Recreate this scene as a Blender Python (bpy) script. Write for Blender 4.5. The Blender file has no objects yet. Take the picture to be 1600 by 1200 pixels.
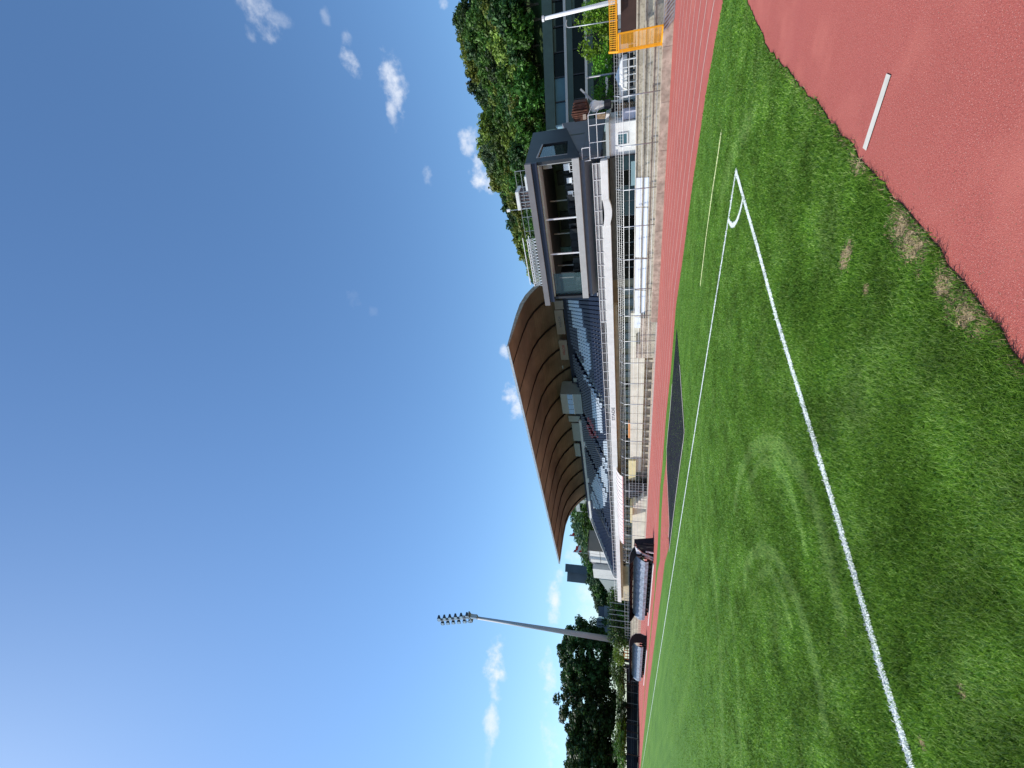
import bpy, math, random
from mathutils import Vector, noise as mnoise
import numpy as np
R = math.radians
SC = bpy.context.scene
COL = SC.collection
# ------------------------------------------------------------------ camera
# world: x runs along the grandstand, +y points from the pitch to the grandstand, z up
F, VH, H, U1 = 690.0, 982.0, 2.1, -134.0
TH = math.atan((VH-800)/F)
AZ = math.atan((600-U1)/math.hypot(F, VH-800))
FW = np.array([-math.cos(AZ), math.sin(AZ), 0]); RT = np.array([math.sin(AZ), math.cos(AZ), 0]); UPZ = np.array([0, 0, 1.])
F3 = FW*math.cos(TH)+UPZ*math.sin(TH); U3 = UPZ*math.cos(TH)-FW*math.sin(TH)
OC = np.array([0, 0, H])
# survey helpers: photograph measurement + a known plane -> world point
def ray(X, Y): return F3*F+RT*(600-Y)+U3*(800-X)
def onz(X, Y, z=0.): d = ray(X, Y); return OC+d*((z-H)/d[2])
def ony(X, Y, y): d = ray(X, Y); return OC+d*(y/d[1])
def onx(X, Y, x): d = ray(X, Y); return OC+d*(x/d[0])
def atd(X, Y, D): d = ray(X, Y); return OC+d*(D/math.hypot(d[0], d[1]))
def proj(p):
    d = np.array(p)-OC; c = d@F3
    return (800-F*(d@U3)/c, 600-F*(d@RT)/c) if c > .01 else (9e9, 9e9)
cam = bpy.data.cameras.new('camera'); co = bpy.data.objects.new('camera', cam); COL.objects.link(co)
cam.sensor_width = 36; cam.lens = F/1600*36; cam.clip_start = .05; cam.clip_end = 6000
from mathutils import Matrix
xa, ya, za = -U3, RT, -F3            # the phone was held sideways: up points to the left of the picture
M = Matrix(((xa[0], ya[0], za[0], 0), (xa[1], ya[1], za[1], 0), (xa[2], ya[2], za[2], H), (0, 0, 0, 1)))
co.matrix_world = M
SC.camera = co
# ------------------------------------------------------------------ light
SUN_A = math.atan2(FW[1], FW[0])+R(82); SUN_E = R(50)
sv = Vector((math.cos(SUN_A)*math.cos(SUN_E), math.sin(SUN_A)*math.cos(SUN_E), math.sin(SUN_E)))
sl = bpy.data.lights.new('sun', 'SUN'); sl.energy = 4.8; sl.angle = R(.5); sl.color = (1, .955, .88)
so = bpy.data.objects.new('sun', sl); COL.objects.link(so); so.rotation_euler = sv.to_track_quat('Z', 'Y').to_euler()
SC.view_settings.view_transform = 'Standard'; SC.view_settings.look = 'None'; SC.view_settings.gamma = 1
SC.view_settings.exposure = .12
SC.render.resolution_x = 1024; SC.render.resolution_y = 768
W = bpy.data.worlds.new('World'); SC.world = W; W.use_nodes = True
nt = W.node_tree; N = nt.nodes; L = nt.links; N.clear()
wo = N.new('ShaderNodeOutputWorld'); bg = N.new('ShaderNodeBackground'); bg.inputs[1].default_value = .135
sky = N.new('ShaderNodeTexSky'); sky.sky_type = 'NISHITA'; sky.sun_disc = False
sky.sun_elevation = SUN_E; sky.sun_rotation = math.pi/2-SUN_A
sky.air_density = 1.1; sky.dust_density = .75; sky.ozone_density = 2.2; sky.altitude = 250
tc = N.new('ShaderNodeTexCoord')
def vm(op, a, b=None):
    n = N.new('ShaderNodeVectorMath'); n.operation = op
    for i, v in enumerate((a, b)):
        if v is None: continue
        if isinstance(v, (tuple, list, Vector, np.ndarray)): n.inputs[i].default_value = tuple(float(q) for q in v)
        else: L.new(v, n.inputs[i])
    return n
def ma(op, a, b=None, c=None):
    n = N.new('ShaderNodeMath'); n.operation = op
    for i, v in enumerate((a, b, c)):
        if v is None: continue
        if isinstance(v, (int, float)): n.inputs[i].default_value = float(v)
        else: L.new(v, n.inputs[i])
    return n.outputs[0]
dirv = tc.outputs['Generated']
nz = N.new('ShaderNodeTexNoise'); nz.inputs['Scale'].default_value = 22; nz.inputs['Detail'].default_value = 9; nz.inputs['Roughness'].default_value = .62
L.new(dirv, nz.inputs['Vector'])
nz2 = N.new('ShaderNodeTexNoise'); nz2.inputs['Scale'].default_value = 60; nz2.inputs['Detail'].default_value = 6; L.new(dirv, nz2.inputs['Vector'])
CL = [(402, 22, 30, 34, .55), (436, 30, 22, 12, .3), (392, 55, 12, 16, .4), (510, 28, 9, 14, .3), (549, 95, 15, 20, .7), (541, 60, 10, 14, .35), (618, 128, 24, 44, .8), (612, 172, 10, 26, .6), (668, 270, 9, 22, .45),
      (733, 222, 18, 26, .75), (752, 262, 20, 36, 1.), (766, 290, 12, 16, .8), (692, 3, 8, 10, .7), (552, 470, 12, 18, .1), (585, 488, 8, 10, .1),
      (800, 612, 15, 34, 1.), (806, 640, 12, 18, .9), (789, 548, 9, 16, .7), (868, 930, 14, 42, .95), (878, 905, 14, 22, .9), (912, 948, 26, 50, .55), (925, 985, 20, 30, .5), (900, 870, 16, 26, .5),
      (775, 1035, 19, 42, 1.), (772, 1075, 13, 26, .7), (768, 1125, 12, 36, .75), (762, 1180, 8, 40, .25), (858, 1080, 16, 60, .9), (862, 1165, 22, 50, .95), (885, 1010, 14, 24, .8)]
tot = None
for (X, Y, rx, ry, am) in CL:
    c = ray(X, Y); c = c/np.linalg.norm(c)
    s = 1/np.linalg.norm(ray(X, Y))
    e1 = -U3-c*(-U3@c); e2 = -RT-c*(-RT@c); e1 = e1/(e1@e1)**.5; e2 = e2/(e2@e2)**.5
    k1 = abs(float(U3@(np.cross(c, np.cross(U3, c)))))
    a = vm('DOT_PRODUCT', dirv, e1/(rx*s)).outputs['Value']; b = vm('DOT_PRODUCT', dirv, e2/(ry*s)).outputs['Value']
    f = vm('DOT_PRODUCT', dirv, c).outputs['Value']
    r2 = ma('ADD', ma('MULTIPLY', a, a), ma('MULTIPLY', b, b))
    m = ma('SUBTRACT', .95, r2)
    m = ma('SUBTRACT', m, ma('MULTIPLY', ma('LESS_THAN', f, .5), 50.))
    m = ma('MAXIMUM', m, -3.)
    nn = ma('ADD', m, ma('MULTIPLY', ma('SUBTRACT', nz.outputs['Fac'], .52), 5.2))
    nn = ma('ADD', nn, ma('MULTIPLY', ma('SUBTRACT', nz2.outputs['Fac'], .5), 1.2))
    mr = N.new('ShaderNodeMapRange'); mr.interpolation_type = 'SMOOTHSTEP'; mr.inputs[1].default_value = -.1; mr.inputs[2].default_value = 1.9
    L.new(nn, mr.inputs[0]); gate = ma('GREATER_THAN', m, -2.2)
    v = ma('MULTIPLY', ma('MULTIPLY', mr.outputs[0], gate), am)
    tot = v if tot is None else ma('MAXIMUM', tot, v)
hsv = N.new('ShaderNodeHueSaturation'); hsv.inputs['Saturation'].default_value = 1.02; hsv.inputs['Value'].default_value = 1.04
tn = N.new('ShaderNodeMixRGB'); tn.blend_type = 'MULTIPLY'; tn.inputs[0].default_value = 1; tn.inputs[2].default_value = (.79, 1.0, 1.15, 1); L.new(sky.outputs[0], tn.inputs[1]); L.new(tn.outputs[0], hsv.inputs['Color'])
mx = N.new('ShaderNodeMixRGB'); L.new(tot, mx.inputs[0]); L.new(hsv.outputs[0], mx.inputs[1]); mx.inputs[2].default_value = (6.6, 6.9, 7.5, 1)
L.new(mx.outputs[0], bg.inputs[0]); L.new(bg.outputs[0], wo.inputs[0])
# ------------------------------------------------------------------ materials
def mat(name, col, rough=.7, var=.12, scale=3., spec=.3, metal=0., bump=0., bscale=40., col2=None, stain=0., trans=0., island=False, alpha=1.):
    m = bpy.data.materials.new(name); m.use_nodes = True
    n = m.node_tree.nodes; l = m.node_tree.links; p = n['Principled BSDF']
    p.inputs['Roughness'].default_value = rough; p.inputs['Metallic'].default_value = metal
    p.inputs['Specular IOR Level'].default_value = spec
    t = n.new('ShaderNodeTexCoord'); no = n.new('ShaderNodeTexNoise'); no.inputs['Scale'].default_value = scale; no.inputs['Detail'].default_value = 6
    l.new(t.outputs['Object'], no.inputs['Vector'])
    mp = n.new('ShaderNodeMapRange'); mp.inputs[1].default_value = .3; mp.inputs[2].default_value = .7; l.new(no.outputs['Fac'], mp.inputs[0])
    mi = n.new('ShaderNodeMixRGB'); l.new(mp.outputs[0], mi.inputs[0])
    c2 = col2 or tuple(c*(1-var*2) for c in col)
    mi.inputs[1].default_value = (*c2, 1); mi.inputs[2].default_value = (*[min(1, c*(1+var)) for c in col], 1)
    out = mi.outputs[0]
    if stain:
        s = n.new('ShaderNodeTexNoise'); s.inputs['Scale'].default_value = .8; s.inputs['Detail'].default_value = 9; s.inputs['Roughness'].default_value = .7
        sm = n.new('ShaderNodeMapping'); sm.inputs['Scale'].default_value = (1, 1, .35); l.new(t.outputs['Object'], sm.inputs[0]); l.new(sm.outputs[0], s.inputs['Vector'])
        r = n.new('ShaderNodeMapRange'); r.inputs[1].default_value = .5; r.inputs[2].default_value = .72; l.new(s.outputs['Fac'], r.inputs[0])
        k = n.new('ShaderNodeMath'); k.operation = 'MULTIPLY'; k.inputs[1].default_value = stain; l.new(r.outputs[0], k.inputs[0])
        m2 = n.new('ShaderNodeMixRGB'); l.new(k.outputs[0], m2.inputs[0]); l.new(out, m2.inputs[1]); m2.inputs[2].default_value = (*[c*.35 for c in col], 1); out = m2.outputs[0]
    if island:
        g = n.new('ShaderNodeNewGeometry'); q = n.new('ShaderNodeMapRange'); q.inputs[3].default_value = .5; q.inputs[4].default_value = 1.5
        l.new(g.outputs['Random Per Island'], q.inputs[0]); oi = n.new('ShaderNodeObjectInfo')
        q2 = n.new('ShaderNodeMapRange'); q2.inputs[3].default_value = .72; q2.inputs[4].default_value = 1.35; l.new(oi.outputs['Random'], q2.inputs[0])
        mm = n.new('ShaderNodeMath'); mm.operation = 'MULTIPLY'; l.new(q.outputs[0], mm.inputs[0]); l.new(q2.outputs[0], mm.inputs[1])
        hs = n.new('ShaderNodeHueSaturation'); l.new(mm.outputs[0], hs.inputs['Value']); l.new(out, hs.inputs['Color'])
        q3 = n.new('ShaderNodeMapRange'); q3.inputs[3].default_value = .475; q3.inputs[4].default_value = .525; l.new(oi.outputs['Random'], q3.inputs[0]); l.new(q3.outputs[0], hs.inputs['Hue'])
        out = hs.outputs[0]
    l.new(out, p.inputs['Base Color'])
    if bump:
        b = n.new('ShaderNodeBump'); b.inputs['Strength'].default_value = bump; b.inputs['Distance'].default_value = .02
        bn = n.new('ShaderNodeTexNoise'); bn.inputs['Scale'].default_value = bscale; bn.inputs['Detail'].default_value = 5
        l.new(t.outputs['Object'], bn.inputs['Vector']); l.new(bn.outputs['Fac'], b.inputs['Height']); l.new(b.outputs[0], p.inputs['Normal'])
    if trans:
        tr = n.new('ShaderNodeBsdfTranslucent'); l.new(out, tr.inputs[0]); ms = n.new('ShaderNodeMixShader'); ms.inputs[0].default_value = trans
        l.new(p.outputs[0], ms.inputs[1]); l.new(tr.outputs[0], ms.inputs[2]); l.new(ms.outputs[0], n['Material Output'].inputs[0])
    if alpha < 1: p.inputs['Alpha'].default_value = alpha
    return m
WHITE = mat('white_paint', (.78, .77, .74), .5, .04, 2, stain=.25)
WHITEM = mat('white_metal', (.8, .8, .8), .4, .03)
BOARD = mat('white_board', (.76, .8, .86), .45, .04, .6)
CONC = mat('concrete', (.53, .475, .375), .9, .14, 1.3, bump=.5, bscale=25, stain=.3)
CONCP = mat('pink_concrete', (.50, .41, .32), .9, .18, 2.2, bump=.4, bscale=22, stain=.5)
CREAM = mat('cream_wall', (.72, .68, .56), .8, .07, 1.5, stain=.22)
BEIGE = mat('beige_render', (.55, .46, .32), .85, .08, 1.5, stain=.2)
GREY = mat('grey_metal', (.30, .31, .33), .45, .08, metal=.3)
GALV = mat('galvanised', (.42, .44, .46), .45, .12, 6, metal=.6)
DARK = mat('dark_grey_cladding', (.030, .034, .040), .5, .08, .7)
LGREY = mat('light_grey_cladding', (.18, .18, .19), .6, .06, .7)
NAVY = mat('navy_cladding', (.018, .022, .045), .4, .1, 1)
NAVYW = mat('navy_back_wall', (.012, .016, .035), .6, .1, 1)
SILL = mat('pale_grey_panel', (.42, .43, .42), .55, .04)
SOFFIT = mat('grey_soffit', (.40, .44, .43), .7, .04)
BLACK = mat('black_paint', (.012, .012, .014), .45, .2)
BLACKM = mat('black_fabric', (.02, .02, .025), .75, .3, 8)
TIMB = mat('roof_boards', (.34, .235, .155), .75, .22, .25, stain=.4)
TIMBD = mat('roof_rib', (.03, .018, .012), .7, .1)
TAUPE = mat('taupe_panel', (.33, .27, .22), .7, .05, 1)
YEL = mat('yellow_paint', (.8, .36, .012), .4, .08, 5)
ORG = mat('orange_mat', (.75, .27, .05), .6, .1)
SEATB = mat('blue_seat', (.008, .015, .055), .35, .15, 3, spec=.5)
SEATW = mat('white_seat', (.55, .6, .66), .35, .06, 3, spec=.5)
SEATR = mat('red_seat', (.35, .02, .04), .35, .1, 3, spec=.5)
BARK = mat('bark', (.09, .065, .045), .9, .25, 4, bump=.6)
SLATE = mat('slate', (.12, .13, .16), .6, .12)
STONEG = mat('grey_facade', (.3, .29, .31), .85, .08)
BROWN = mat('brown_wood', (.11, .045, .028), .7, .3, 3)
BROWNP = mat('pallet_wood', (.3, .21, .13), .8, .25, 6)
REDF = mat('red_cloth', (.6, .03, .03), .8, .05); BLUEF = mat('blue_cloth', (.03, .12, .45), .8, .05); PINKM = mat('pink_plastic', (.75, .32, .3), .6, .06)
YELM = mat('pale_yellow_tile', (.74, .66, .36), .7, .06)
TXT = mat('grey_lettering', (.18, .18, .18), .6, .0); TXTR = mat('red_lettering', (.35, .05, .04), .6, 0.)
LEAFD = mat('dark_leaf', (.045, .092, .022), .55, .35, .6, trans=.22, island=True)
LEAFM = mat('mid_leaf', (.085, .17, .026), .55, .35, .4, trans=.25, island=True)
LEAFY = mat('olive_leaf', (.20, .255, .042), .55, .3, .4, trans=.25, island=True)
LEAFG = mat('fresh_leaf', (.16, .33, .025), .5, .25, .8, trans=.35, island=True)
LEAFB = mat('far_leaf', (.085, .145, .06), .6, .3, .3, trans=.2, island=True)
def glass(name, col, rough=.06, spec=.6, alpha=1.):
    m = mat(name, col, rough, .1, .5, spec=spec, alpha=alpha); return m
GLD = glass('dark_glass', (.004, .008, .009), .06, .1)
GLT = glass('teal_glass', (.05, .12, .15), .08, .4)
GLP = glass('pale_glass', (.22, .33, .36), .1, .6)
GLB = glass('blue_glass', (.1, .2, .4), .03, 1.)
PLEX = mat('grey_tarpaulin', (.27, .31, .38), .42, .3, 4, spec=.5, bump=1., bscale=4)
# woven roof boards: bands running front to back
def add_bands(m, axis, sc, dark, amt):
    n = m.node_tree.nodes; l = m.node_tree.links; p = n['Principled BSDF']
    src = p.inputs['Base Color'].links[0].from_socket
    t = n.new('ShaderNodeTexCoord'); w = n.new('ShaderNodeTexWave'); w.bands_direction = axis; w.inputs['Scale'].default_value = sc; w.inputs['Distortion'].default_value = .0
    l.new(t.outputs['Object'], w.inputs['Vector']); r = n.new('ShaderNodeMapRange'); r.inputs[1].default_value = .9; r.inputs[2].default_value = 1; r.inputs[4].default_value = amt; l.new(w.outputs['Fac'], r.inputs[0])
    x = n.new('ShaderNodeMixRGB'); l.new(r.outputs[0], x.inputs[0]); l.new(src, x.inputs[1]); x.inputs[2].default_value = (*dark, 1); l.new(x.outputs[0], p.inputs['Base Color'])
add_bands(TIMB, 'Y', .9, (.2, .12, .07), .5)
# ------------------------------------------------------------------ mesh helpers
ORG0 = {}
class MB:
    def __init__(s): s.v = []; s.f = []; s.m = []; s.k = 0
    def add(s, vs, fs):
        b = len(s.v); s.v += [tuple(float(c) for c in v) for v in vs]
        for f in fs: s.f.append(tuple(b+i for i in f)); s.m.append(s.k)
        return s
    def box(s, x0, x1, y0, y1, z0, z1):
        return s.add([(x0, y0, z0), (x1, y0, z0), (x1, y1, z0), (x0, y1, z0), (x0, y0, z1), (x1, y0, z1), (x1, y1, z1), (x0, y1, z1)],
                     [(0, 3, 2, 1), (4, 5, 6, 7), (0, 1, 5, 4), (1, 2, 6, 5), (2, 3, 7, 6), (3, 0, 4, 7)])
    def poly(s, pts): return s.add(pts, [tuple(range(len(pts)))])
    def prism(s, pts, d):
        n = len(pts); d = np.array(d); a = [np.array(p) for p in pts]
        return s.add([tuple(p) for p in a]+[tuple(p+d) for p in a], [tuple(range(n))[::-1], tuple(range(n, 2*n))]+[(i, (i+1) % n, n+(i+1) % n, n+i) for i in range(n)])
    def tube(s, p, q, r, n=8, r2=None):
        p = Vector(tuple(map(float, p))); q = Vector(tuple(map(float, q))); r2 = r if r2 is None else r2
        d = (q-p).normalized(); a = d.orthogonal().normalized(); b = d.cross(a)
        vs = [p+(a*math.cos(2*math.pi*i/n)+b*math.sin(2*math.pi*i/n))*r for i in range(n)]+[q+(a*math.cos(2*math.pi*i/n)+b*math.sin(2*math.pi*i/n))*r2 for i in range(n)]
        return s.add(vs, [(i, (i+1) % n, n+(i+1) % n, n+i) for i in range(n)]+[tuple(range(n))[::-1], tuple(range(n, 2*n))])
    def bar(s, p, q, w, h=None):
        h = h or w; p = Vector(tuple(map(float, p))); q = Vector(tuple(map(float, q))); d = (q-p).normalized()
        a = d.cross(Vector((0, 0, 1)));
        if a.length < .01: a = Vector((1, 0, 0))
        a.normalize(); b = a.cross(d)
        c = [(-1, -1), (1, -1), (1, 1), (-1, 1)]
        vs = [p+a*(i*w/2)+b*(j*h/2) for i, j in c]+[q+a*(i*w/2)+b*(j*h/2) for i, j in c]
        return s.add(vs, [(3, 2, 1, 0), (4, 5, 6, 7)]+[(i, (i+1) % 4, 4+(i+1) % 4, 4+i) for i in range(4)])
    def path(s, pts, r, n=6):
        for a, b in zip(pts, pts[1:]): s.tube(a, b, r, n)
        return s
    def build(s, name, m, parent=None, label=None, cat=None, kind=None, group=None, smooth=False, bevel=0):
        o0 = np.array(ORG0.get(parent, (0, 0, 0)), dtype=float)
        me = bpy.data.meshes.new(name); vv = np.array(s.v)-o0
        me.from_pydata([tuple(v) for v in vv], [], s.f)
        for x in (m if isinstance(m, (list, tuple)) else [m]): me.materials.append(x)
        if max(s.m, default=0): me.polygons.foreach_set('material_index', s.m)
        if smooth: me.polygons.foreach_set('use_smooth', [True]*len(me.polygons))
        me.validate(); me.update()
        o = bpy.data.objects.new(name, me); COL.objects.link(o)
        if parent is not None: o.parent = parent; ORG0[o] = tuple(o0)
        if bevel:
            md = o.modifiers.new('bevel', 'BEVEL'); md.width = bevel; md.segments = 2; md.limit_method = 'ANGLE'
        tag(o, label, cat, group, kind); return o
def tag(o, label=None, cat=None, group=None, kind=None):
    if label: o['label'] = label
    if cat: o['category'] = cat
    if group: o['group'] = group
    if kind: o['kind'] = kind
    return o
def thing(name, label, cat, loc, group=None):
    o = bpy.data.objects.new(name, None); o.empty_display_size = .3; COL.objects.link(o); o.location = tuple(float(c) for c in loc)
    ORG0[o] = tuple(float(c) for c in loc); return tag(o, label, cat, group)
def kids(o): return [c for c in KID.get(o, [])]
def copy_tree(o, loc=None, rz=0, sc=1., label=None, parent=None):
    c = o.copy(); COL.objects.link(c)
    if parent is not None: c.parent = parent
    else:
        c.location = tuple(float(q) for q in loc); c.rotation_euler = (0, 0, rz); c.scale = (sc, sc, sc) if not isinstance(sc, tuple) else sc
        if label: c['label'] = label
    for ch in list(o.children): copy_tree(ch, parent=c)
    return c
def txt(body, size, mtl, M4, parent, name='lettering', depth=.01, sx=1.):
    cu = bpy.data.curves.new(name, 'FONT'); cu.body = body; cu.size = size; cu.extrude = depth; cu.align_x = 'CENTER'; cu.align_y = 'CENTER'
    o = bpy.data.objects.new(name, cu); COL.objects.link(o)
    dg = bpy.context.evaluated_depsgraph_get(); me = bpy.data.meshes.new_from_object(o.evaluated_get(dg)); bpy.data.objects.remove(o)
    me.materials.clear(); me.materials.append(mtl)
    o0 = ORG0.get(parent, (0, 0, 0))
    for v in me.vertices:
        p = M4 @ Vector((v.co.x*sx, v.co.y, v.co.z)); v.co = p-Vector(o0)
    o = bpy.data.objects.new(name, me); COL.objects.link(o); o.parent = parent; ORG0[o] = o0; return o
def front(x, y, z): return Matrix(((1, 0, 0, x), (0, 0, -1, y), (0, 1, 0, z), (0, 0, 0, 1)))   # text that faces -y
rng = random.Random(7); nr = np.random.default_rng(5)
# ------------------------------------------------------------------ ground
def grass_mat():
    m = bpy.data.materials.new('pitch_grass'); m.use_nodes = True; n = m.node_tree.nodes; l = m.node_tree.links; p = n['Principled BSDF']
    p.inputs['Roughness'].default_value = .8; p.inputs['Specular IOR Level'].default_value = .15
    g = n.new('ShaderNodeNewGeometry')
    def nz(sc, d=5, ro=.6):
        x = n.new('ShaderNodeTexNoise'); x.inputs['Scale'].default_value = sc; x.inputs['Detail'].default_value = d; x.inputs['Roughness'].default_value = ro; l.new(g.outputs['Position'], x.inputs['Vector']); return x.outputs['Fac']
    def mr(s, a, b, c=0., d=1.):
        x = n.new('ShaderNodeMapRange'); x.inputs[1].default_value = a; x.inputs[2].default_value = b; x.inputs[3].default_value = c; x.inputs[4].default_value = d; l.new(s, x.inputs[0]); return x.outputs[0]
    def mix(f, a, b):
        x = n.new('ShaderNodeMixRGB'); l.new(f, x.inputs[0])
        for i, v in ((1, a), (2, b)):
            if isinstance(v, tuple): x.inputs[i].default_value = (*v, 1)
            else: l.new(v, x.inputs[i])
        return x.outputs[0]
    c = mix(mr(nz(.35), .35, .65), (.075, .20, .016), (.115, .27, .022))
    c = mix(mr(nz(3.2), .3, .7), c, (.052, .115, .016)) if False else mix(mr(nz(2.6, 4), .5, .75, 0, .5), c, (.17, .33, .045))
    sp = n.new('ShaderNodeMapping'); sp.inputs['Scale'].default_value = (.06, .9, 1); l.new(g.outputs['Position'], sp.inputs[0])
    s1 = n.new('ShaderNodeTexNoise'); s1.inputs['Scale'].default_value = 1.6; s1.inputs['Detail'].default_value = 4; l.new(sp.outputs[0], s1.inputs['Vector'])
    c = mix(mr(s1.outputs['Fac'], .46, .62, 0, .45), c, (.18, .35, .04))
    c = mix(mr(nz(70, 3), .3, .7, 0, .6), c, (.022, .055, .008))
    c = mix(mr(nz(240, 2), .5, .72, 0, .5), c, (.16, .26, .08))
    l.new(c, p.inputs['Base Color'])
    b = n.new('ShaderNodeBump'); b.inputs['Strength'].default_value = .9; b.inputs['Distance'].default_value = .03; l.new(nz(90, 4), b.inputs['Height']); l.new(b.outputs[0], p.inputs['Normal'])
    return m, mix, mr, nz, n, l, g, p, c
GR, mix, mr, nzf, gn, gl, gg, gp, gc = grass_mat()
# worn rings where machines turned: lighter grass (distance to circles), plus dead patches
def ringmask(cx, cy, rad, w, ysc=1.):
    mp = gn.new('ShaderNodeVectorMath'); mp.operation = 'SUBTRACT'; mp.inputs[1].default_value = (cx, cy, 0); gl.new(gg.outputs['Position'], mp.inputs[0])
    m2 = gn.new('ShaderNodeVectorMath'); m2.operation = 'MULTIPLY'; m2.inputs[1].default_value = (1, ysc, 0); gl.new(mp.outputs[0], m2.inputs[0])
    ln = gn.new('ShaderNodeVectorMath'); ln.operation = 'LENGTH'; gl.new(m2.outputs[0], ln.inputs[0])
    a = gn.new('ShaderNodeMath'); a.operation = 'SUBTRACT'; gl.new(ln.outputs['Value'], a.inputs[0]); a.inputs[1].default_value = rad
    b = gn.new('ShaderNodeMath'); b.operation = 'ABSOLUTE'; gl.new(a.outputs[0], b.inputs[0])
    return mr(b.outputs[0], 0, w, 1, 0)
def circle3(A, B, C):
    (ax, ay), (bx, by), (cx, cy) = A, B, C
    d = 2*(ax*(by-cy)+bx*(cy-ay)+cx*(ay-by))
    ux = ((ax*ax+ay*ay)*(by-cy)+(bx*bx+by*by)*(cy-ay)+(cx*cx+cy*cy)*(ay-by))/d
    uy = ((ax*ax+ay*ay)*(cx-bx)+(bx*bx+by*by)*(ax-cx)+(cx*cx+cy*cy)*(bx-ax))/d
    return ux, uy, math.hypot(ax-ux, ay-uy)
cc = gc
RINGS = []
for pts, w, st in (([(1185, 865), (1235, 905), (1265, 1010)], .28, .55), ([(1150, 715), (1205, 700), (1250, 760)], .3, .5), ([(1160, 640), (1230, 700), (1255, 790)], .25, .0)):
    A = [tuple(onz(*p)[:2]) for p in pts]; cx, cy, rad = circle3(*A)
    RINGS.append((cx, cy, rad, w, st*.8+.15))
    if False:
        f = ringmask(cx, cy, rad, w); k = gn.new('ShaderNodeMath'); k.operation = 'MULTIPLY'; gl.new(f, k.inputs[0]); gl.new(mr(nzf(1.4), .35, .7, 0, st), k.inputs[1])
        cc = mix(k.outputs[0], cc, (.19, .29, .085))
gl.new(cc, gp.inputs['Base Color'])
TRACK = mat('red_tartan', (.44, .113, .09), .85, .06, .25, spec=.12, bump=.6, bscale=160, stain=.0)
def speck(m, sc, a, b, dark, amt):
    n = m.node_tree.nodes; l = m.node_tree.links; p = n['Principled BSDF']; src = p.inputs['Base Color'].links[0].from_socket
    g = n.new('ShaderNodeNewGeometry'); t = n.new('ShaderNodeTexNoise'); t.inputs['Scale'].default_value = sc; t.inputs['Detail'].default_value = 3; l.new(g.outputs['Position'], t.inputs['Vector'])
    r = n.new('ShaderNodeMapRange'); r.inputs[1].default_value = a; r.inputs[2].default_value = b; r.inputs[4].default_value = amt; l.new(t.outputs['Fac'], r.inputs[0])
    x = n.new('ShaderNodeMixRGB'); l.new(r.outputs[0], x.inputs[0]); l.new(src, x.inputs[1]); x.inputs[2].default_value = (*dark, 1); l.new(x.outputs[0], p.inputs['Base Color'])
speck(TRACK, 75, .5, .66, (.26, .07, .06), .75); speck(TRACK, 110, .58, .68, (.66, .36, .3), .65); speck(TRACK, 1.2, .5, .7, (.50, .155, .12), .6); speck(TRACK, 3.3, .62, .72, (.36, .1, .08), .35); speck(TRACK, .5, .5, .66, (.36, .095, .085), .35); speck(TRACK, 22, .6, .7, (.4, .1, .09), .5)
speck(CONC, 9, .5, .68, (.16, .13, .1), .6); speck(CONCP, 6, .5, .68, (.27, .2, .15), .6)
ASPH = mat('black_rubber', (.009, .009, .016), .85, .2, 1, spec=.15, bump=.4, bscale=60); speck(ASPH, 3, .6, .7, (.05, .05, .06), .6)
PAINT = mat('line_paint', (.72, .76, .72), .8, .1, 6, spec=.1); speck(PAINT, 60, .52, .66, (.3, .42, .24), .7)
PAINTT = mat('track_paint', (.53, .5, .44), .8, .08, 6, spec=.1)
PAINTY = mat('yellow_line_paint', (.7, .74, .36), .8, .1, 6, spec=.1)
MB().box(-1500, 1500, -1500, 1500, -.5, -.06).build('ground', mat('outer_ground', (.07, .1, .035), .9, .3, .05), kind='structure')
def arc(p0, pts): return [p0]+pts
TRK = [(-3, -30), (40, -30), (40, 28.2), (-100, 28.4), (-112, 27.6), (-124, 23.5), (-131, 15.5), (-133.5, 6), (-134, -6), (-134, -30)]
MB().prism([(x, y, -.3) for x, y in TRK], (0, 0, .3)).build('track', TRACK, kind='structure')
NE = [(1200, 75), (1240, 120), (1300, 190), (1365, 270), (1420, 330), (1470, 390), (1530, 470), (1600, 570)]
near = [tuple(onz(*p)[:2]) for p in NE]
IE = [(1131, 0), (1119, 60), (1103, 150), (1081, 300), (1068, 400), (1056.5, 480), (1048, 585), (1041, 650), (1035, 730), (1031.8, 760), (1028.4, 842), (1023, 925)]
inn = [tuple(onz(*p)[:2]) for p in IE]
GP = [(-120, -30), (-3.2, -30), (-2.6, -14), (-2.25, -5), (-2.12, 0)]+near[::-1]+[(-1.15, 11.4), (-.85, 12.0), (-.2, 12.7), (.5, 13.1), (-.5, 13.4)]+inn+[(-60, 15.5), (-95, 15.3), (-112, 14), (-121, 8), (-124, 0)]
def ragged(P, step=.12, amp=.03, lim=14):
    out = []
    for a, b in zip(P, P[1:]+P[:1]):
        a = np.array(a); b = np.array(b); d = np.linalg.norm(b-a); n = max(1, int(d/step)) if (np.linalg.norm(a) < lim and np.linalg.norm(b) < lim+4) else 1
        for i in range(n):
            p = a+(b-a)*i/n; q = p.copy()
            if n > 1: t = mnoise.noise(Vector((p[0]*5, p[1]*5, 3)))*amp*2+mnoise.noise(Vector((p[0]*14, p[1]*14, 1)))*amp; q = p+np.array([t, t*.3])
            out.append(tuple(q))
    return out
GPR = ragged(GP)
MB().prism([(x, y, .001) for x, y in GPR], (0, 0, .011)).build('grass_field', GR, kind='structure')
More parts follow.
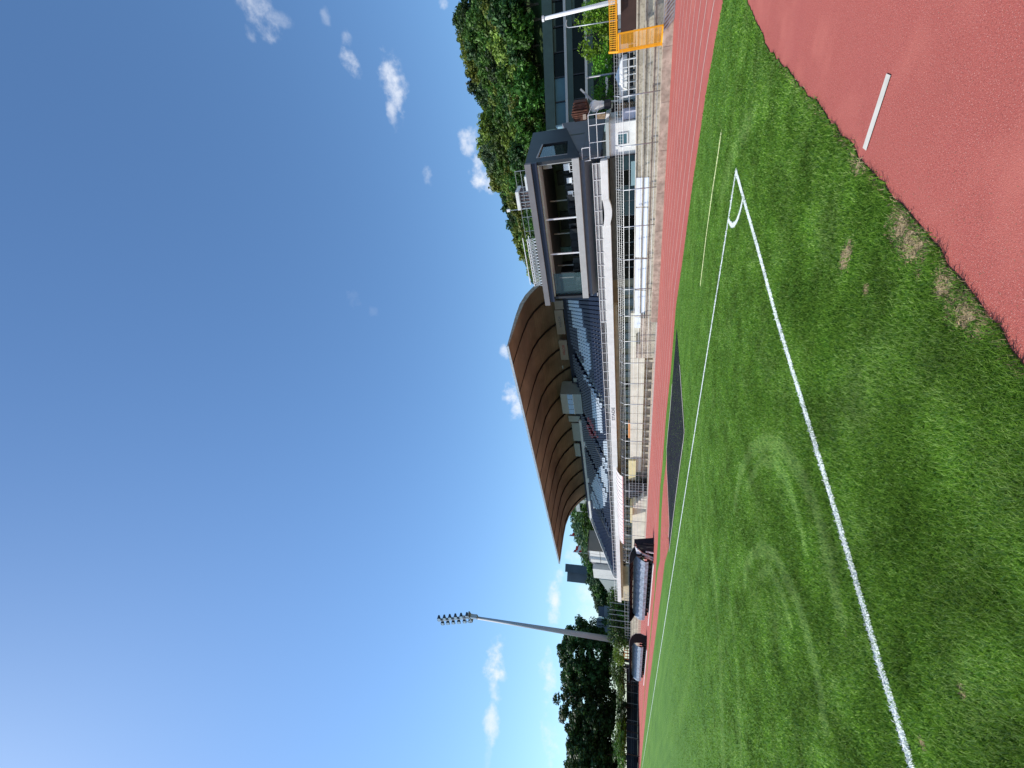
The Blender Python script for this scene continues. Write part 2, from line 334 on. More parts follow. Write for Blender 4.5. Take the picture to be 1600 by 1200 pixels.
# red run-up lying inside the grass strip, and the black rubber area with white edges
RR = [onz(*p)[:2] for p in ((1042.5, 705), (1040.5, 730), (1036.6, 760), (1034, 800), (1032.5, 842), (1031.5, 875))]+[onz(*p)[:2] for p in ((1033.5, 925), (1039, 880), (1047, 850), (1047, 815), (1045, 770), (1043.5, 730))]
MB().poly([(x, y, .016) for x, y in RR]).build('red_runway', TRACK, kind='structure')
MB().poly([(x, y, .016) for x, y in [tuple(onz(1031.5, 875)[:2]), (-34, 15.0), (-130, 15.1), (-125, 10.6), (-60, 12.7), tuple(onz(1033.5, 925)[:2])]]).build('red_apron', TRACK, kind='structure')
BK = [(1058, 512), (1063, 570), (1066.5, 620), (1068, 640), (1070.3, 675), (1068.5, 692), (1063, 730), (1057, 775), (1051.5, 820), (1046.3, 862), (1045.5, 840), (1046.5, 820), (1044.5, 775), (1042.5, 730), (1042.5, 700), (1044.5, 675), (1048, 640), (1051, 600), (1055, 550)]
BKG = [onz(*p)[:2] for p in BK]
MB().poly([(x, y, .022) for x, y in BKG]).build('black_rubber_area', ASPH, kind='structure')
def strip(pts, w, z, m, name, closed=False, seg=None):
    b = MB(); P = [np.array(p, dtype=float) for p in pts]
    if closed: P = P+[P[0]]
    n = len(P); Ls = []; Rs = []
    for i in range(n):
        a = P[max(0, i-1)]; c = P[min(n-1, i+1)]; d = c-a; d = d/np.linalg.norm(d); q = np.array([-d[1], d[0]])*w/2
        Ls.append(P[i]+q); Rs.append(P[i]-q)
    for i in range(n-1): b.poly([(*Rs[i], z), (*Rs[i+1], z), (*Ls[i+1], z), (*Ls[i], z)])
    return b.build(name, m, kind='structure')
strip(BKG[1:10], .09, .03, PAINTT, 'area_edge_line'); strip(BKG[10:18], .11, .03, PAINTT, 'area_edge_line')
LW = .105
C0 = onz(1151.5, 267)[:2]
TL = [tuple(C0)]+[(-5.4, 9.93), (-9.7, 9.96), (-40, 9.92), (-100, 9.9)]
GLN = [tuple(onz(*p)[:2]) for p in ((1151.5, 267), (1184, 380), (1217, 500), (1248, 600), (1279, 700), (1315.5, 820), (1347, 925), (1383, 1050), (1431, 1200))]+[(-5.0, -.6), (-5.1, -3)]
def dens(P, k=6):
    out = []
    for a, b in zip(P, P[1:]):
        for i in range(k): out.append(tuple(np.array(a)+(np.array(b)-np.array(a))*i/k))
    return out+[P[-1]]
strip(TL, LW, .018, PAINT, 'touchline'); strip(dens(GLN, 3), LW*1.0, .022, PAINT, 'goal_line')
td = np.array([-1., 0.]); gd = np.array(GLN[3])-C0; gd = gd/np.linalg.norm(gd)
AR = [tuple(C0+(td*math.cos(t)+gd*math.sin(t))*.97) for t in np.linspace(.02, math.pi/2-.02, 16)]
strip(AR, LW*.9, .026, PAINT, 'corner_arc')
YL = [tuple(onz(*p)[:2]) for p in ((1128, 207), (1121, 255), (1114, 300), (1104, 372), (1095, 447))]
strip(YL, .09, .018, PAINTY, 'technical_line')
DS = [tuple(onz(*p)[:2]) for p in ((1390, 116), (1352, 233))]
strip(DS, .085, .008, PAINTT, 'track_dash')
# lane lines of the home straight; they bend with the inner edge at the near end
inner = inn[:7]; 
for k in range(1, 9):
    o = 1.22*k; pts = []
    for (x, y) in [(6, 8.5), (2.2, 12)]+inner:
        yy = y+o*(.9 if x > -8 else 1)
        xx = x+ (o*.35 if x > -8 else 0)
        pts.append((xx, min(yy, 27.6)))
    pts += [(-24, 17.5+o), (-60, 17.5+o), (-100, 17.5+o)]
    strip(dens(pts, 2), .06, .006, PAINTT, 'lane_line')
# ------------------------------------------------------------------ grass blades near the camera
def inpoly(P, x, y):
    P = np.array(P); x = np.asarray(x); y = np.asarray(y); r = np.zeros(x.shape, bool); j = len(P)-1
    for i in range(len(P)):
        xi, yi = P[i]; xj, yj = P[j]
        c = ((yi > y) != (yj > y)) & (x < (xj-xi)*(y-yi)/(yj-yi+1e-12)+xi); r ^= c; j = i
    return r
MARKS = [([(1165, 915), (1168, 885), (1180, 865), (1195, 858), (1215, 868), (1232, 905), (1250, 940), (1262, 980), (1275, 1030), (1285, 1075), (1292, 1130)], .15, 1.15),
         ([(1190, 900), (1205, 888), (1225, 925), (1238, 975)], .12, .8),
         ([(1150, 790), (1158, 740), (1175, 705), (1200, 690), (1225, 700), (1245, 725), (1262, 755), (1278, 790), (1293, 850), (1305, 900), (1318, 960)], .16, 1.1),
         ([(1170, 760), (1190, 722), (1212, 722), (1232, 750), (1250, 800), (1262, 860)], .12, .8),
         ([(1082, 660), (1088, 730), (1096, 800), (1100, 860)], .25, .4), ([(1094, 660), (1100, 730), (1106, 800)], .25, .4),
         ([(1112, 850), (1119, 920), (1124, 980), (1128, 1060), (1132, 1200)], .3, .7), ([(1085, 960), (1080, 1040), (1062, 1120)], .3, .5),
         ([(1140, 930), (1150, 1000), (1155, 1060), (1160, 1200)], .22, .4), ([(1180, 180), (1160, 210), (1140, 260), (1130, 300)], .35, .45)]
def blades(name, n, dmin, dmax, mats, seed):
    g = np.random.default_rng(seed)
    d = dmin*np.exp(g.random(n)*math.log(dmax/dmin)); fa = math.atan2(FW[1], FW[0])
    a = fa+(g.random(n)-.42)*R(112); x = d*np.cos(a); y = d*np.sin(a)
    keep = inpoly(GPR, x, y) & (g.random(n) < np.clip((34-d)/22, 0, 1)); e_ = g.normal(0, .018, (2, n)); x = x+e_[0]; y = y+e_[1]
    x, y, d = x[keep], y[keep], d[keep]; n = len(x)
    def seg(P, w):
        m = np.zeros(n, bool)
        for p, q in zip(P, P[1:]):
            p = np.array(p); q = np.array(q); e = q-p; L2 = e@e; t = np.clip(((x-p[0])*e[0]+(y-p[1])*e[1])/L2, 0, 1)
            m |= np.hypot(x-p[0]-t*e[0], y-p[1]-t*e[1]) < w
        return m
    wl = seg(GLN, LW*.55) | seg(TL, LW*.62) | seg(AR, LW*.6) | seg(YL, LW*.6)
    yl_ = seg(YL, LW*.6); wl &= g.random(n) < .96
    # dead patches
    dead = np.zeros(n, bool); 
    for (X, Y, r1) in ((1325, 400, .13), (1332, 385, .09), (1318, 420, .07), (1357, 452, .06), (1445, 1163, .05), (1508, 1080, .05), (1430, 372, .2), (1445, 395, .1), (1440, 430, .05), (1405, 350, .16), (1480, 440, .13), (1345, 245, .17), (1352, 260, .08), (1500, 480, .13), (1530, 505, .12), (1325, 990, .04), (1415, 362, .14)):
        c = onz(X, Y); nn = np.array([mnoise.noise(Vector((px*9, py*9, 0))) for px, py in zip(x, y)]) if False else g.normal(0, .16, n)
        dead |= (np.hypot(x-c[0], y-c[1]) < r1*(1+nn)) & (g.random(n) < .8)
    dead &= ~wl
    tint = np.clip(.47+.13*np.array([mnoise.noise(Vector((px*.45, py*1.6, 7))) for px, py in zip(x, y)])+.22*np.array([mnoise.noise(Vector((px*1.3, py*1.3, 0))) for px, py in zip(x, y)])+g.normal(0, .2, n), 0, .999)
    def soft(P, w):
        m = np.zeros(n)
        for p, q in zip(P, P[1:]):
            p = np.array(p); q = np.array(q); e = q-p; L2 = e@e; t = np.clip(((x-p[0])*e[0]+(y-p[1])*e[1])/L2, 0, 1)
            m = np.maximum(m, np.clip(1-np.hypot(x-p[0]-t*e[0], y-p[1]-t*e[1])/w, 0, 1))
        return m
    for PX, w_, st_ in MARKS:
        P = [tuple(onz(*q)[:2]) for q in PX]; tint = np.clip(tint+soft(P, w_)*st_*(.5+g.random(n)), 0, .999)
    edge = seg(near, .07) & (g.random(n) < .5); dead |= edge & (g.random(n) < .55)
    mi = np.where(wl, np.where(yl_, 5, 4), np.where(dead, 3, (tint*3).astype(int)))
    h = (.030+.022*g.random(n))*np.where(wl, .7, 1)*np.where(dead, .45, 1)*np.where(edge, 1.7, 1); h *= np.clip(1-.05*(d-4), .5, 1)
    w = .0022*np.clip(d/2.6, 1, 6)*np.where(wl, 1.4, 1)
    th = g.random(n)*2*math.pi; lean = .9*h*g.random(n)+.01; ld = g.random(n)*2*math.pi
    lx = lean*np.cos(ld); ly = lean*np.sin(ld)
    wx = w*np.cos(th); wy = w*np.sin(th)
    V = np.zeros((n, 5, 3)); z0 = .008
    V[:, 0] = np.stack([x-wx, y-wy, 0*x+z0], 1); V[:, 1] = np.stack([x+wx, y+wy, 0*x+z0], 1)
    V[:, 2] = np.stack([x+wx*.8+lx*.35, y+wy*.8+ly*.35, z0+h*.6], 1); V[:, 3] = np.stack([x-wx*.8+lx*.35, y-wy*.8+ly*.35, z0+h*.6], 1)
    V[:, 4] = np.stack([x+lx, y+ly, z0+h*.97], 1)
    me = bpy.data.meshes.new(name); me.vertices.add(n*5); me.vertices.foreach_set('co', V.reshape(-1))
    b = (np.arange(n)*5)[:, None]; q = b+np.array([[0, 1, 2, 3]]); t = b+np.array([[3, 2, 4]])
    li = np.concatenate([q, t], 1).reshape(-1); me.loops.add(n*7); me.loops.foreach_set('vertex_index', li.astype(np.int32))
    me.polygons.add(n*2); ls = np.stack([np.arange(n)*7, np.arange(n)*7+4], 1).reshape(-1); me.polygons.foreach_set('loop_start', ls.astype(np.int32))
    me.polygons.foreach_set('material_index', np.repeat(mi, 2).astype(np.int32))
    for m in mats: me.materials.append(m)
    me.update(calc_edges=True); o = bpy.data.objects.new(name, me); COL.objects.link(o); tag(o, kind='stuff', label='short mown green grass with white painted lines near the corner', cat='grass'); return o
def bl(name, c, tr=.35): return mat(name, c, .75, .25, 1.5, spec=.12, trans=tr)
BLM = [bl('grass_blade_dark', (.100, .205, .022), .45), bl('grass_blade_mid', (.195, .355, .042), .45), bl('grass_blade_light', (.35, .51, .135), .45), bl('grass_blade_dead', (.36, .27, .15), .1), bl('grass_blade_painted', (.8, .83, .8), .1), bl('grass_blade_yellow_paint', (.75, .76, .4), .1)]
blades('grass', 900000, 1.6, 34, BLM, 3)
SOIL = mat('bare_soil', (.34, .26, .14), .95, .35, 9, bump=.8, bscale=50); speck(SOIL, 40, .5, .65, (.4, .33, .2), .6)
for k, (X, Y, a_, b_) in enumerate(((1325, 400, .07, .14), (1357, 452, .035, .05), (1432, 372, .09, .16), (1412, 352, .06, .1), (1480, 440, .06, .1), (1347, 248, .05, .13), (1512, 490, .06, .1), (1445, 1163, .03, .03), (1508, 1080, .03, .03))):
    c = onz(X, Y); pts = []
    for q in range(26):
        t = 2*math.pi*q/26; f_ = 1+.5*mnoise.noise(Vector((math.cos(t)*1.6+k*7, math.sin(t)*1.6, 2)))+.25*mnoise.noise(Vector((math.cos(t)*5+k*7, math.sin(t)*5, 2)))
        while not inpoly(GPR, np.array([c[0]+b_*math.cos(t)*f_+.05]), np.array([c[1]+a_*1.3*math.sin(t)*f_]))[0] and f_ > .1: f_ *= .85
        pts.append((c[0]+b_*math.cos(t)*f_, c[1]+a_*1.3*math.sin(t)*f_, .0155))
    MB().poly(pts).build('bare_patch', SOIL, kind='structure')
b = MB(); g3 = random.Random(4)
for i in range(700):
    q = near[g3.randrange(len(near))]; dd = g3.expovariate(1/.55); x = q[0]+dd+.05+g3.uniform(-.1, .1); y = q[1]+g3.uniform(-.8, .8)
    t = g3.uniform(0, 6.28); l_ = g3.uniform(.008, .03); b.add([(x, y, .003), (x+l_*math.cos(t), y+l_*math.sin(t), .006), (x+l_*math.cos(t)+.002, y+l_*math.sin(t)+.002, .004)], [(0, 1, 2)])
b.build('grass_clippings', mat('dry_clipping', (.42, .38, .18), .9, .3), None, 'dry grass clippings scattered on the red track by the grass edge', 'clippings', kind='stuff')
# ------------------------------------------------------------------ terrace, base wall
XT0 = -20.9
def terrace(x0, x1, name, label):
    t = thing(name, label, 'terrace', ((x0+x1)/2, 29, 0))
    MB().box(x0, x1, 28.15, 28.62, -.2, .47).build('base_wall', CONCP, t, bevel=.02)
    x = x0
    b = MB()
    while x < x1-.1:
        e = min(x+2.4, x1)
        b.box(x+.02, e-.02, 28.135, 28.15, 0, .42); x = e
    b.build('facing_slab', CONCP, t)
    for i, (y0, y1, z) in enumerate(((28.62, 29.35, .87), (29.35, 30.15, 1.27), (30.15, 33.4, 1.67))):
        MB().box(x0, x1, y0, y1, -.2, z-.06).build('step', CONC, t)
        b = MB(); x = x0
        while x < x1-.1:
            e = min(x+1.9, x1); b.box(x+.008, e-.008, y0-.04, y1-.045, z-.055, z+rng.uniform(-.004, .004)); x = e
        b.build('step_nosing', CONC, t)
    return t
terrace(XT0, 9, 'stone_terrace', 'concrete seating terrace in front of the glass building and press box')
tl0, tl1 = ony(1003, 968, 28.2)[0], ony(1000, 1060, 28.2)[0]
terrace(tl1, ony(1003, 925, 28.2)[0], 'stone_terrace', 'far beige concrete terrace behind the dugouts')
# cream parapet wall of the grandstand walkway with stone base
t = thing('parapet_wall', 'long cream panelled parapet wall above a stained stone base', 'wall', (-40, 30.3, 0))
xe = ony(1003, 845, 30.3)[0]; xm = ony(1003, 738, 30.3)[0]
MB().box(xm, XT0-.6, 30.3, 30.6, .72, 1.92).build('panel_wall', CREAM, t, bevel=.02)
b = MB(); x = XT0-.6
while x > xm: b.box(x-.02, x, 30.285, 30.3, .72, 1.92); x -= 2.4
b.box(xm, XT0-.6, 30.28, 30.3, 1.24, 1.26); b.build('panel_joint', CONC, t)
MB().box(xe-4, XT0-.6, 30.7, 31, -.2, .72).box(xe-4, XT0-.6, 28.2, 30.75, -.3, .05).build('stone_base', CONCP, t)
b = MB(); x = XT0-1
while x > xe: b.box(x-.25, x, 30.5, 30.75, .05, .72); x -= 1.2
b.build('base_pier', CONC, t)
MB().box(xe-4, XT0, 28.1, 28.3, -.1, .09).build('kerb', PAINTT, t)
MB().box(xe-3, xm-6, 30.0, 30.4, .0, 1.6).build('tiled_block', CREAM, t)
MB().box(XT0-2.6, XT0, 28.7, 30.6, 0, 1.2).box(XT0-4.2, XT0-2.7, 28.9, 30.6, 0, 1.5).build('stair_block', CONC, t, bevel=.02)
# concrete steps with handrails going up (near Y=735)
t = thing('stair', 'stepped concrete stair with pale yellow side and steel handrails', 'stairs', (xm-2, 29.5, 0))
for i in range(5): MB().box(xm-5.4+.55*i, xm-4.8+.55*i, 28.9, 30.25, 0, 1.55-.28*i).build('stair_step', CREAM, t)
MB().box(xm-9, xm-5.5, 28.95, 30.2, 1.62, 1.9).box(xm-4.5, xm+2.5, 30.0, 30.28, 1.3, 2.1).build('tiled_side', YELM, t)
for i in range(7): MB().tube((xm-3+.5*i, 28.8, .1), (xm-3+.5*i, 28.8, 2.0), .025).build('baluster', GALV, t)
MB().tube((xm-3, 28.8, 2.0), (xm, 28.8, 2.0), .03).tube((xm-3, 28.8, .5), (xm, 28.8, .5), .03).build('handrail', GALV, t)
MB().box(xm-4, xm-1.2, 29.5, 29.9, .05, 2.4).build('doorway', BLACK, t)
# white boards standing on the terrace behind the fence
for i, (Ya, Yb, lab) in enumerate(((276, 322, 'nearest white board'), (323, 401, 'second white board'), (403, 451, 'third white board, beyond a fence post'), (452, 493, 'fourth white board'), (494, 511, 'farthest and shortest white board'))):
    x0 = ony(1002, Yb, 29.5)[0]; x1 = ony(1002, Ya, 29.5)[0]
    o = MB().prism([(x0+.02, 29.3, .87), (x1-.02, 29.3, .87), (x1-.02, 29.42, 1.62), (x0+.02, 29.42, 1.62)], (0, .05, 0)).build('advertising_board', BOARD, None, lab+' leaning on the terrace steps', 'board', group='blank white boards on the terrace', bevel=.01)
# ------------------------------------------------------------------ perimeter fence
pf = thing('perimeter_fence', 'tall galvanised wire fence with bent post tops along the track wall', 'fence', (-30, 28.5, .46))
pxs = [-6.0, -8.5, -11.0, -13.37, -15.73, -18.1, -20.44, -22.9, -25.2, -27.6, -30.2, -32.8, -35.5, -38.3, -41.3, -44.4, -47.6, -51, -54.6, -58.4, -62.4]
FY = 28.42
for x in pxs:
    zb = .46 if x > XT0 else .02
    MB().tube((x, FY, zb), (x, FY, 2.45), .03, 8).tube((x, FY, 2.45), (x+.03, FY+.26, 2.85), .028, 8).build('post', GALV, pf, smooth=True)
b = MB()
for z in (.62, 1.02, 1.35, 1.7, 2.05, 2.4): b.tube((pxs[-1], FY, z), (-3.95, FY, z), .010 if z != 2.4 else .016, 5)
for k, z in enumerate((2.55, 2.68, 2.82)): b.tube((pxs[-1], FY+.07+.08*k, z), (-3.95, FY+.07+.08*k, z), .008, 5)
b.build('wire', GALV, pf)
b = MB(); x = -3.98
while x > -27: b.bar((x, FY+.01, 2.42), (x, FY+.26, 2.84), .0035); x -= .16
b.build('mesh_strands', GALV, pf)
# yellow gate and its return panel
yg = thing('yellow_gate', 'bright yellow steel gate leaf with mesh and square frame on the wall top', 'gate', (-4, 28.45, .46))
g0 = (-4.02, 28.45); g1 = (-3.22, 28.0)
def gp_(t, z): return (g0[0]+(g1[0]-g0[0])*t, g0[1]+(g1[1]-g0[1])*t, z)
MB().bar(gp_(0, .4), gp_(0, 2.62), .09).build('gate_post', YEL, yg)
MB().bar(gp_(.03, 2.58), gp_(1, 2.58), .07).bar(gp_(.03, .5), gp_(1, .5), .07).bar(gp_(1, .47), gp_(1, 2.6), .07).bar(gp_(.1, .5), gp_(.1, 2.58), .05).build('gate_frame', YEL, yg)
b = MB()
for k in range(1, 11): b.bar(gp_(.1, .5+.19*k), gp_(1, .5+.19*k), .014)
b.build('gate_bars', YEL, yg)
YMESH = mat('yellow_mesh', (.75, .36, .02), .5, .05, alpha=.42)
MB().poly([gp_(.1, .5), gp_(1, .5), gp_(1, 2.58), gp_(.1, 2.58)]).build('gate_mesh', YMESH, yg)
MB().tube((g0[0], g0[1]-.05, .36), (g0[0]-.02, g0[1]-.05, .5), .09, 12).build('gate_hinge', YEL, yg)
yt = thing('yellow_fence', 'yellow mesh fence top running off to the right of the gate', 'fence', (-2, 28.5, 2.6))
b = MB(); b.bar((-3.98, 28.55, 2.68), (3, 28.55, 2.68), .09).bar((-3.98, 28.8, 3.02), (3, 28.8, 3.02), .04)
b.build('rail', YEL, yt)
b = MB(); x = -3.95
while x < 1.2: b.bar((x, 28.58, 2.7), (x, 28.8, 3.02), .02); x += .09
for k in range(1, 4): b.bar((-3.98, 28.58+.055*k, 2.7+.08*k), (1.5, 28.58+.055*k, 2.7+.08*k), .016)
b.build('mesh_strands', YEL, yt)
MB().prism([(-4.06, 28.42, 2.6), (-4.06, 28.5, 2.6), (-4.06, 28.86, 3.1), (-4.06, 28.78, 3.1)], (.09, 0, 0)).build('end_arm', YEL, yt)
# slanting bars modelled as the gate's cast shadow on the base wall at right
rb = thing('shadow_bars', 'low dark slanting bars, a modelled shadow on the wall under the gate', 'barrier', (-2, 28.0, 0))
b = MB()
for k in range(16): b.bar((-3.45+.16*k, 28.02, .44-.0*k), (-3.0+.16*k, 27.75, .03), .03)
b.build('bar', GREY, rb); MB().bar((-3.5, 28.05, .45), (-.9, 28.05, .45), .04).bar((-3.0, 27.72, .03), (-.5, 27.72, .03), .04).build('rail', GREY, rb)
# ------------------------------------------------------------------ grandstand
GX1 = -10.1; GX0 = ony(969, 941, 31.5)[0]
gs = thing('grandstand', 'grandstand with brown boarded curved roof and blue and white seats', 'grandstand', (-50, 38, 0))
def fasc(x0, x1, zs):    # fascia profile along x, extruded in y
    return MB().prism([(x, 31.5, z) for x, z in zs], (0, .35, 0))
MB().box(GX0, -14.6, 31.5, 31.85, 3.33, 3.93).build('deck_edge', WHITE, gs, bevel=.02)
MB().box(-12.7, GX1, 31.45, 31.9, 3.42, 3.90).build('deck_edge', WHITE, gs, bevel=.02)
b = MB(); P = []
for i in range(13):
    tt = i/12; x = -12.7-1.9*tt; P.append((x, 31.45, 3.42-.16*math.sin(math.pi*min(1, tt*1.1))-.06*tt))
P2 = [(p[0], 31.45, 3.86-.10*math.sin(math.pi*(i/12))) for i, p in enumerate(P)]
b.prism(P+P2[::-1], (0, .4, 0)); b.build('deck_edge', WHITE, gs)
MB().box(GX0+.2, GX1-.2, 31.85, 47, 3.45, 3.8).build('deck_slab', CONC, gs)
MB().box(GX0+.2, -22, 32.2, 32.6, 3.0, 3.45).build('deck_beam', BEIGE, gs)
# ground floor: windowed rear wall
MB().box(-92, -20.5, 34.2, 34.6, -.2, 3.45).build('ground_floor_wall', BEIGE, gs)
b = MB()
WX = []
for i in range(44):
    x = -21.5-1.15*i-.35*(i//3)
    if x < -90: break
    WX.append(x)
for x in WX:
    w = MB().box(x-.78, x, 34.13, 34.2, 1.75, 2.92).build('window', GLD, gs)
    q = MB(); q.box(x-.8, x+.02, 34.09, 34.13, 1.70, 1.75).box(x-.8, x+.02, 34.09, 34.13, 2.92, 2.96).box(x-.4, x-.37, 34.1, 34.13, 1.75, 2.92).box(x-.78, x, 34.1, 34.13, 2.5, 2.54).build('window_frame', WHITEM, w)
    if rng.random() < .75:
        MB().box(x-.76, x-.02, 34.115, 34.128, 1.78, 2.46).build('blind', SILL, w)
# dark glazed front under the press box
MB().box(-20.5, GX1-.2, 33.8, 34.2, -.2, 3.45).build('ground_floor_wall', DARK, gs)
for k in range(9):
    x = -10.6-1.1*k; m_ = GLT if k in (0, 2, 3) else GLD
    p_ = MB().box(x-1.02, x, 33.72, 33.8, 1.65, 2.75).build('window', m_, gs)
    MB().box(x-1.06, x-1.02, 33.7, 33.8, 1.65, 2.8).build('window_frame', SILL, p_)
b = MB()
for k in range(10): b.box(-20.5, GX1-.3, 33.7, 33.78, 2.8+.06*k, 2.83+.06*k)
b.build('louvre', GREY, gs)
# white deck railing
b = MB(); xr = GX1-.15; 
while xr > -23.2: b.bar((xr, 31.5, 3.9), (xr, 31.5, 4.42), .035); xr -= 1.07
for z in (4.42, 4.18): b.bar((-23.2, 31.5, z), (GX1-.1, 31.5, z), .035)
b.build('deck_railing', WHITEM, gs)
MESHG = mat('grey_screen', (.4, .4, .39), .8, .1, 2, alpha=.8)
MB().box(-23.2, GX1-.15, 31.54, 31.56, 3.9, 4.4).build('railing_screen', MESHG, gs)
b = MB(); xr = -23.3
while xr > GX0: b.bar((xr, 31.6, 3.93), (xr, 31.6, 4.42), .035); xr -= 1.15
for z in (4.42, 4.05): b.bar((GX0, 31.6, z), (-23.3, 31.6, z), .035)
b.build('deck_railing', WHITEM, gs)
MB().box(-66, -23.4, 31.64, 31.66, 3.93, 4.4).build('railing_screen', mat('dark_screen', (.12, .12, .12), .8, .1, 2, alpha=.55), gs)
txt('STADE', .42, TXT, front(ony(956, 647, 31.49)[0], 31.49, 3.62), gs, sx=1.6)
# seating rake
XS1, XS0 = -22.4, -79.5
ROWS = 14; RY0, RD, RZ0, RR_ = 33.6, .8, 4.0, .345
for k in range(ROWS):
    MB().box(XS0, XS1, RY0+RD*k, RY0+RD*(ROWS), 3.9 if k == 0 else RZ0+RR_*(k-1), RZ0+RR_*k).build('seat_row_step', NAVYW, gs)
def seatm(m):
    b = MB(); w = .185
    prof = [(-.2, .38), (-.22, .42), (0, .40), (.16, .43), (.21, .55), (.25, .78), (.23, .80)]
    th = .025
    vs = []
    for (y, z) in prof:
        for x in (-w, w): vs.append((x, y, z))
    n = len(prof)
    b.add(vs, [(2*i, 2*i+1, 2*i+3, 2*i+2) for i in range(n-1)])
    b.box(-w, w, .2, .26, .5, .81).box(-.03, .03, -.05, .2, .0, .4)
    me = bpy.data.meshes.new('seat'); me.from_pydata(b.v, [], b.f); me.materials.append(m); me.update(); return me, b
SM = {k: seatm(m) for k, m in (('b', SEATB), ('w', SEATW), ('r', SEATR))}
WP = [[(890, 472), (904, 472), (910, 490), (911, 512), (916, 516), (918, 538), (922, 541), (925, 575), (921, 580), (912, 560), (905, 545), (902, 514), (895, 510)],
      [(912, 564), (918, 567), (926, 600), (932, 612), (926, 614), (917, 598), (912, 590)],
      [(924, 612), (930, 614), (941, 632), (941, 676), (934, 676), (928, 650), (925, 630)],
      [(945, 690), (952, 690), (952, 740), (942, 728)],
      [(925, 758), (929, 750), (935, 736), (941, 728), (950, 745), (950, 775), (944, 796), (928, 796), (924, 775)]]
RP = [[(914, 653), (922, 653), (935, 684), (924, 684), (917, 668)]]
AISLE = [ony(930, Y, 38)[0] for Y in (603, 690, 745, 800)]
seats = []
for k in range(ROWS):
    x = XS1-.3
    while x > XS0+.3:
        if any(abs(x-a) < .7 for a in AISLE): x -= .5; continue
        p = (x, RY0+RD*k+.5, RZ0+RR_*k)
        X, Y = proj((p[0], p[1]+.1, p[2]+.6)); c = 'b'
        for q in WP:
            if inpoly(q, np.array([X]), np.array([Y]))[0]: c = 'w'
        for q in RP:
            if inpoly(q, np.array([X]), np.array([Y]))[0]: c = 'r'
        d = math.hypot(p[0], p[1]); seats.append((d, p, c)); x -= .5
seats.sort(key=lambda s: s[0])
for d, p, c in seats[:100]:
    o = bpy.data.objects.new('seat', SM[c][0]); COL.objects.link(o); o.parent = gs; o.location = tuple(np.array(p)-np.array(ORG0[gs]))
bs = MB()
for d, p, c in seats[100:]:
    bs.k = 'bwr'.index(c); bs.add([(v[0]+p[0], v[1]+p[1], v[2]+p[2]) for v in SM[c][1].v], SM[c][1].f)
bs.build('seats', [SEATB, SEATW, SEATR], gs, kind='stuff')
for a in AISLE:
    b = MB()
    for k in range(ROWS):
        for h_ in (0, 1): b.box(a-.55, a+.55, RY0+RD*k-.35*h_-.0, RY0+RD*(k+1)-.35*h_, RZ0+RR_*(k-1)+.02, RZ0+RR_*k+.05-.17*h_)
    b.build('aisle_steps', SOFFIT, gs)
    b = MB(); b.tube((a+.6, RY0, RZ0+1), (a+.6, RY0+RD*9, RZ0+RR_*9+1), .03)
    for k in range(0, 10, 2): b.tube((a+.6, RY0+RD*k, RZ0+RR_*k-.2), (a+.6, RY0+RD*k, RZ0+RR_*k+1), .025)
    b.build('handrail', GALV, gs)
YB = RY0+RD*ROWS
MB().box(-80, XS1, YB, YB+.3, 3.9, 9.75).build('back_wall', NAVYW, gs)
# end walls of the rake
MB().prism([(XS0-.25, RY0-.6, 3.8), (XS0-.25, YB, 3.8), (XS0-.25, YB, 9.6), (XS0-.25, RY0-.4, 4.6)], (.25, 0, 0)).build('end_wall', WHITE, gs)
# roof vault
PR = [(33, 13.62), (35.5, 13.56), (38, 13.48), (40.3, 13.3), (42, 12.9), (43.3, 12.35), (44.4, 11.7), (45.3, 11.0), (46.1, 10.2), (46.8, 9.3), (47.1, 8.2)]
RX0, RX1 = -75.6, -26.8
b = MB()
for (y0, z0), (y1, z1) in zip(PR, PR[1:]): b.add([(RX0, y0, z0), (RX1, y0, z0), (RX1, y1, z1), (RX0, y1, z1)], [(0, 1, 2, 3)])
b.build('roof_soffit', TIMB, gs, smooth=True)
TOP = [(y+(.05 if z > 12 else .35), z+.16+.42*min(1, max(0, (y-33)/10))) for y, z in PR]
b = MB()
for (y0, z0), (y1, z1) in zip(TOP, TOP[1:]): b.add([(RX0, y0, z0), (RX1, y0, z0), (RX1, y1, z1), (RX0, y1, z1)], [(3, 2, 1, 0)])
for xx in (RX0, RX1):
    for i in range(len(PR)-1): b.add([(xx, *PR[i]), (xx, *PR[i+1]), (xx, *TOP[i+1]), (xx, *TOP[i])], [(0, 1, 2, 3)])
b.add([(RX0, *PR[0]), (RX1, *PR[0]), (RX1, *TOP[0]), (RX0, *TOP[0])], [(0, 1, 2, 3)])
b.build('roof_deck', CONCP, gs)
MB().box(RX0-.02, RX1+.02, 32.9, 32.98, 13.6, 13.84).build('roof_gutter', GALV, gs)
for i in range(12):
    x = -29.2-4.1*i; b = MB()
    for (y0, z0), (y1, z1) in zip(PR[:-1], PR[1:]):
        f0 = .03+.3*((y0-33)/14)**2; f1 = .03+.3*((y1-33)/14)**2
        b.add([(x-.06, y0, z0-.01), (x+.06, y0, z0-.01), (x+.06, y1, z1-.01), (x-.06, y1, z1-.01), (x-.06, y0, z0-f0-.02), (x+.06, y0, z0-f0-.02), (x+.06, y1-f1*.5, z1-f1-.02), (x-.06, y1-f1*.5, z1-f1-.02)],
              [(4, 5, 6, 7), (0, 1, 5, 4), (1, 2, 6, 5), (2, 3, 7, 6), (3, 0, 4, 7)])
    b.build('roof_rib', TIMBD, gs)
for i, (Y, X) in enumerate(((535, 873), (573, 878), (655, 891), (708, 902))):
    p = ony(X, Y, 45.4); MB().box(p[0]-.25, p[0]+.25, 45.3, 45.7, p[2]-.2, p[2]+.2).build('loudspeaker', SOFFIT, gs)
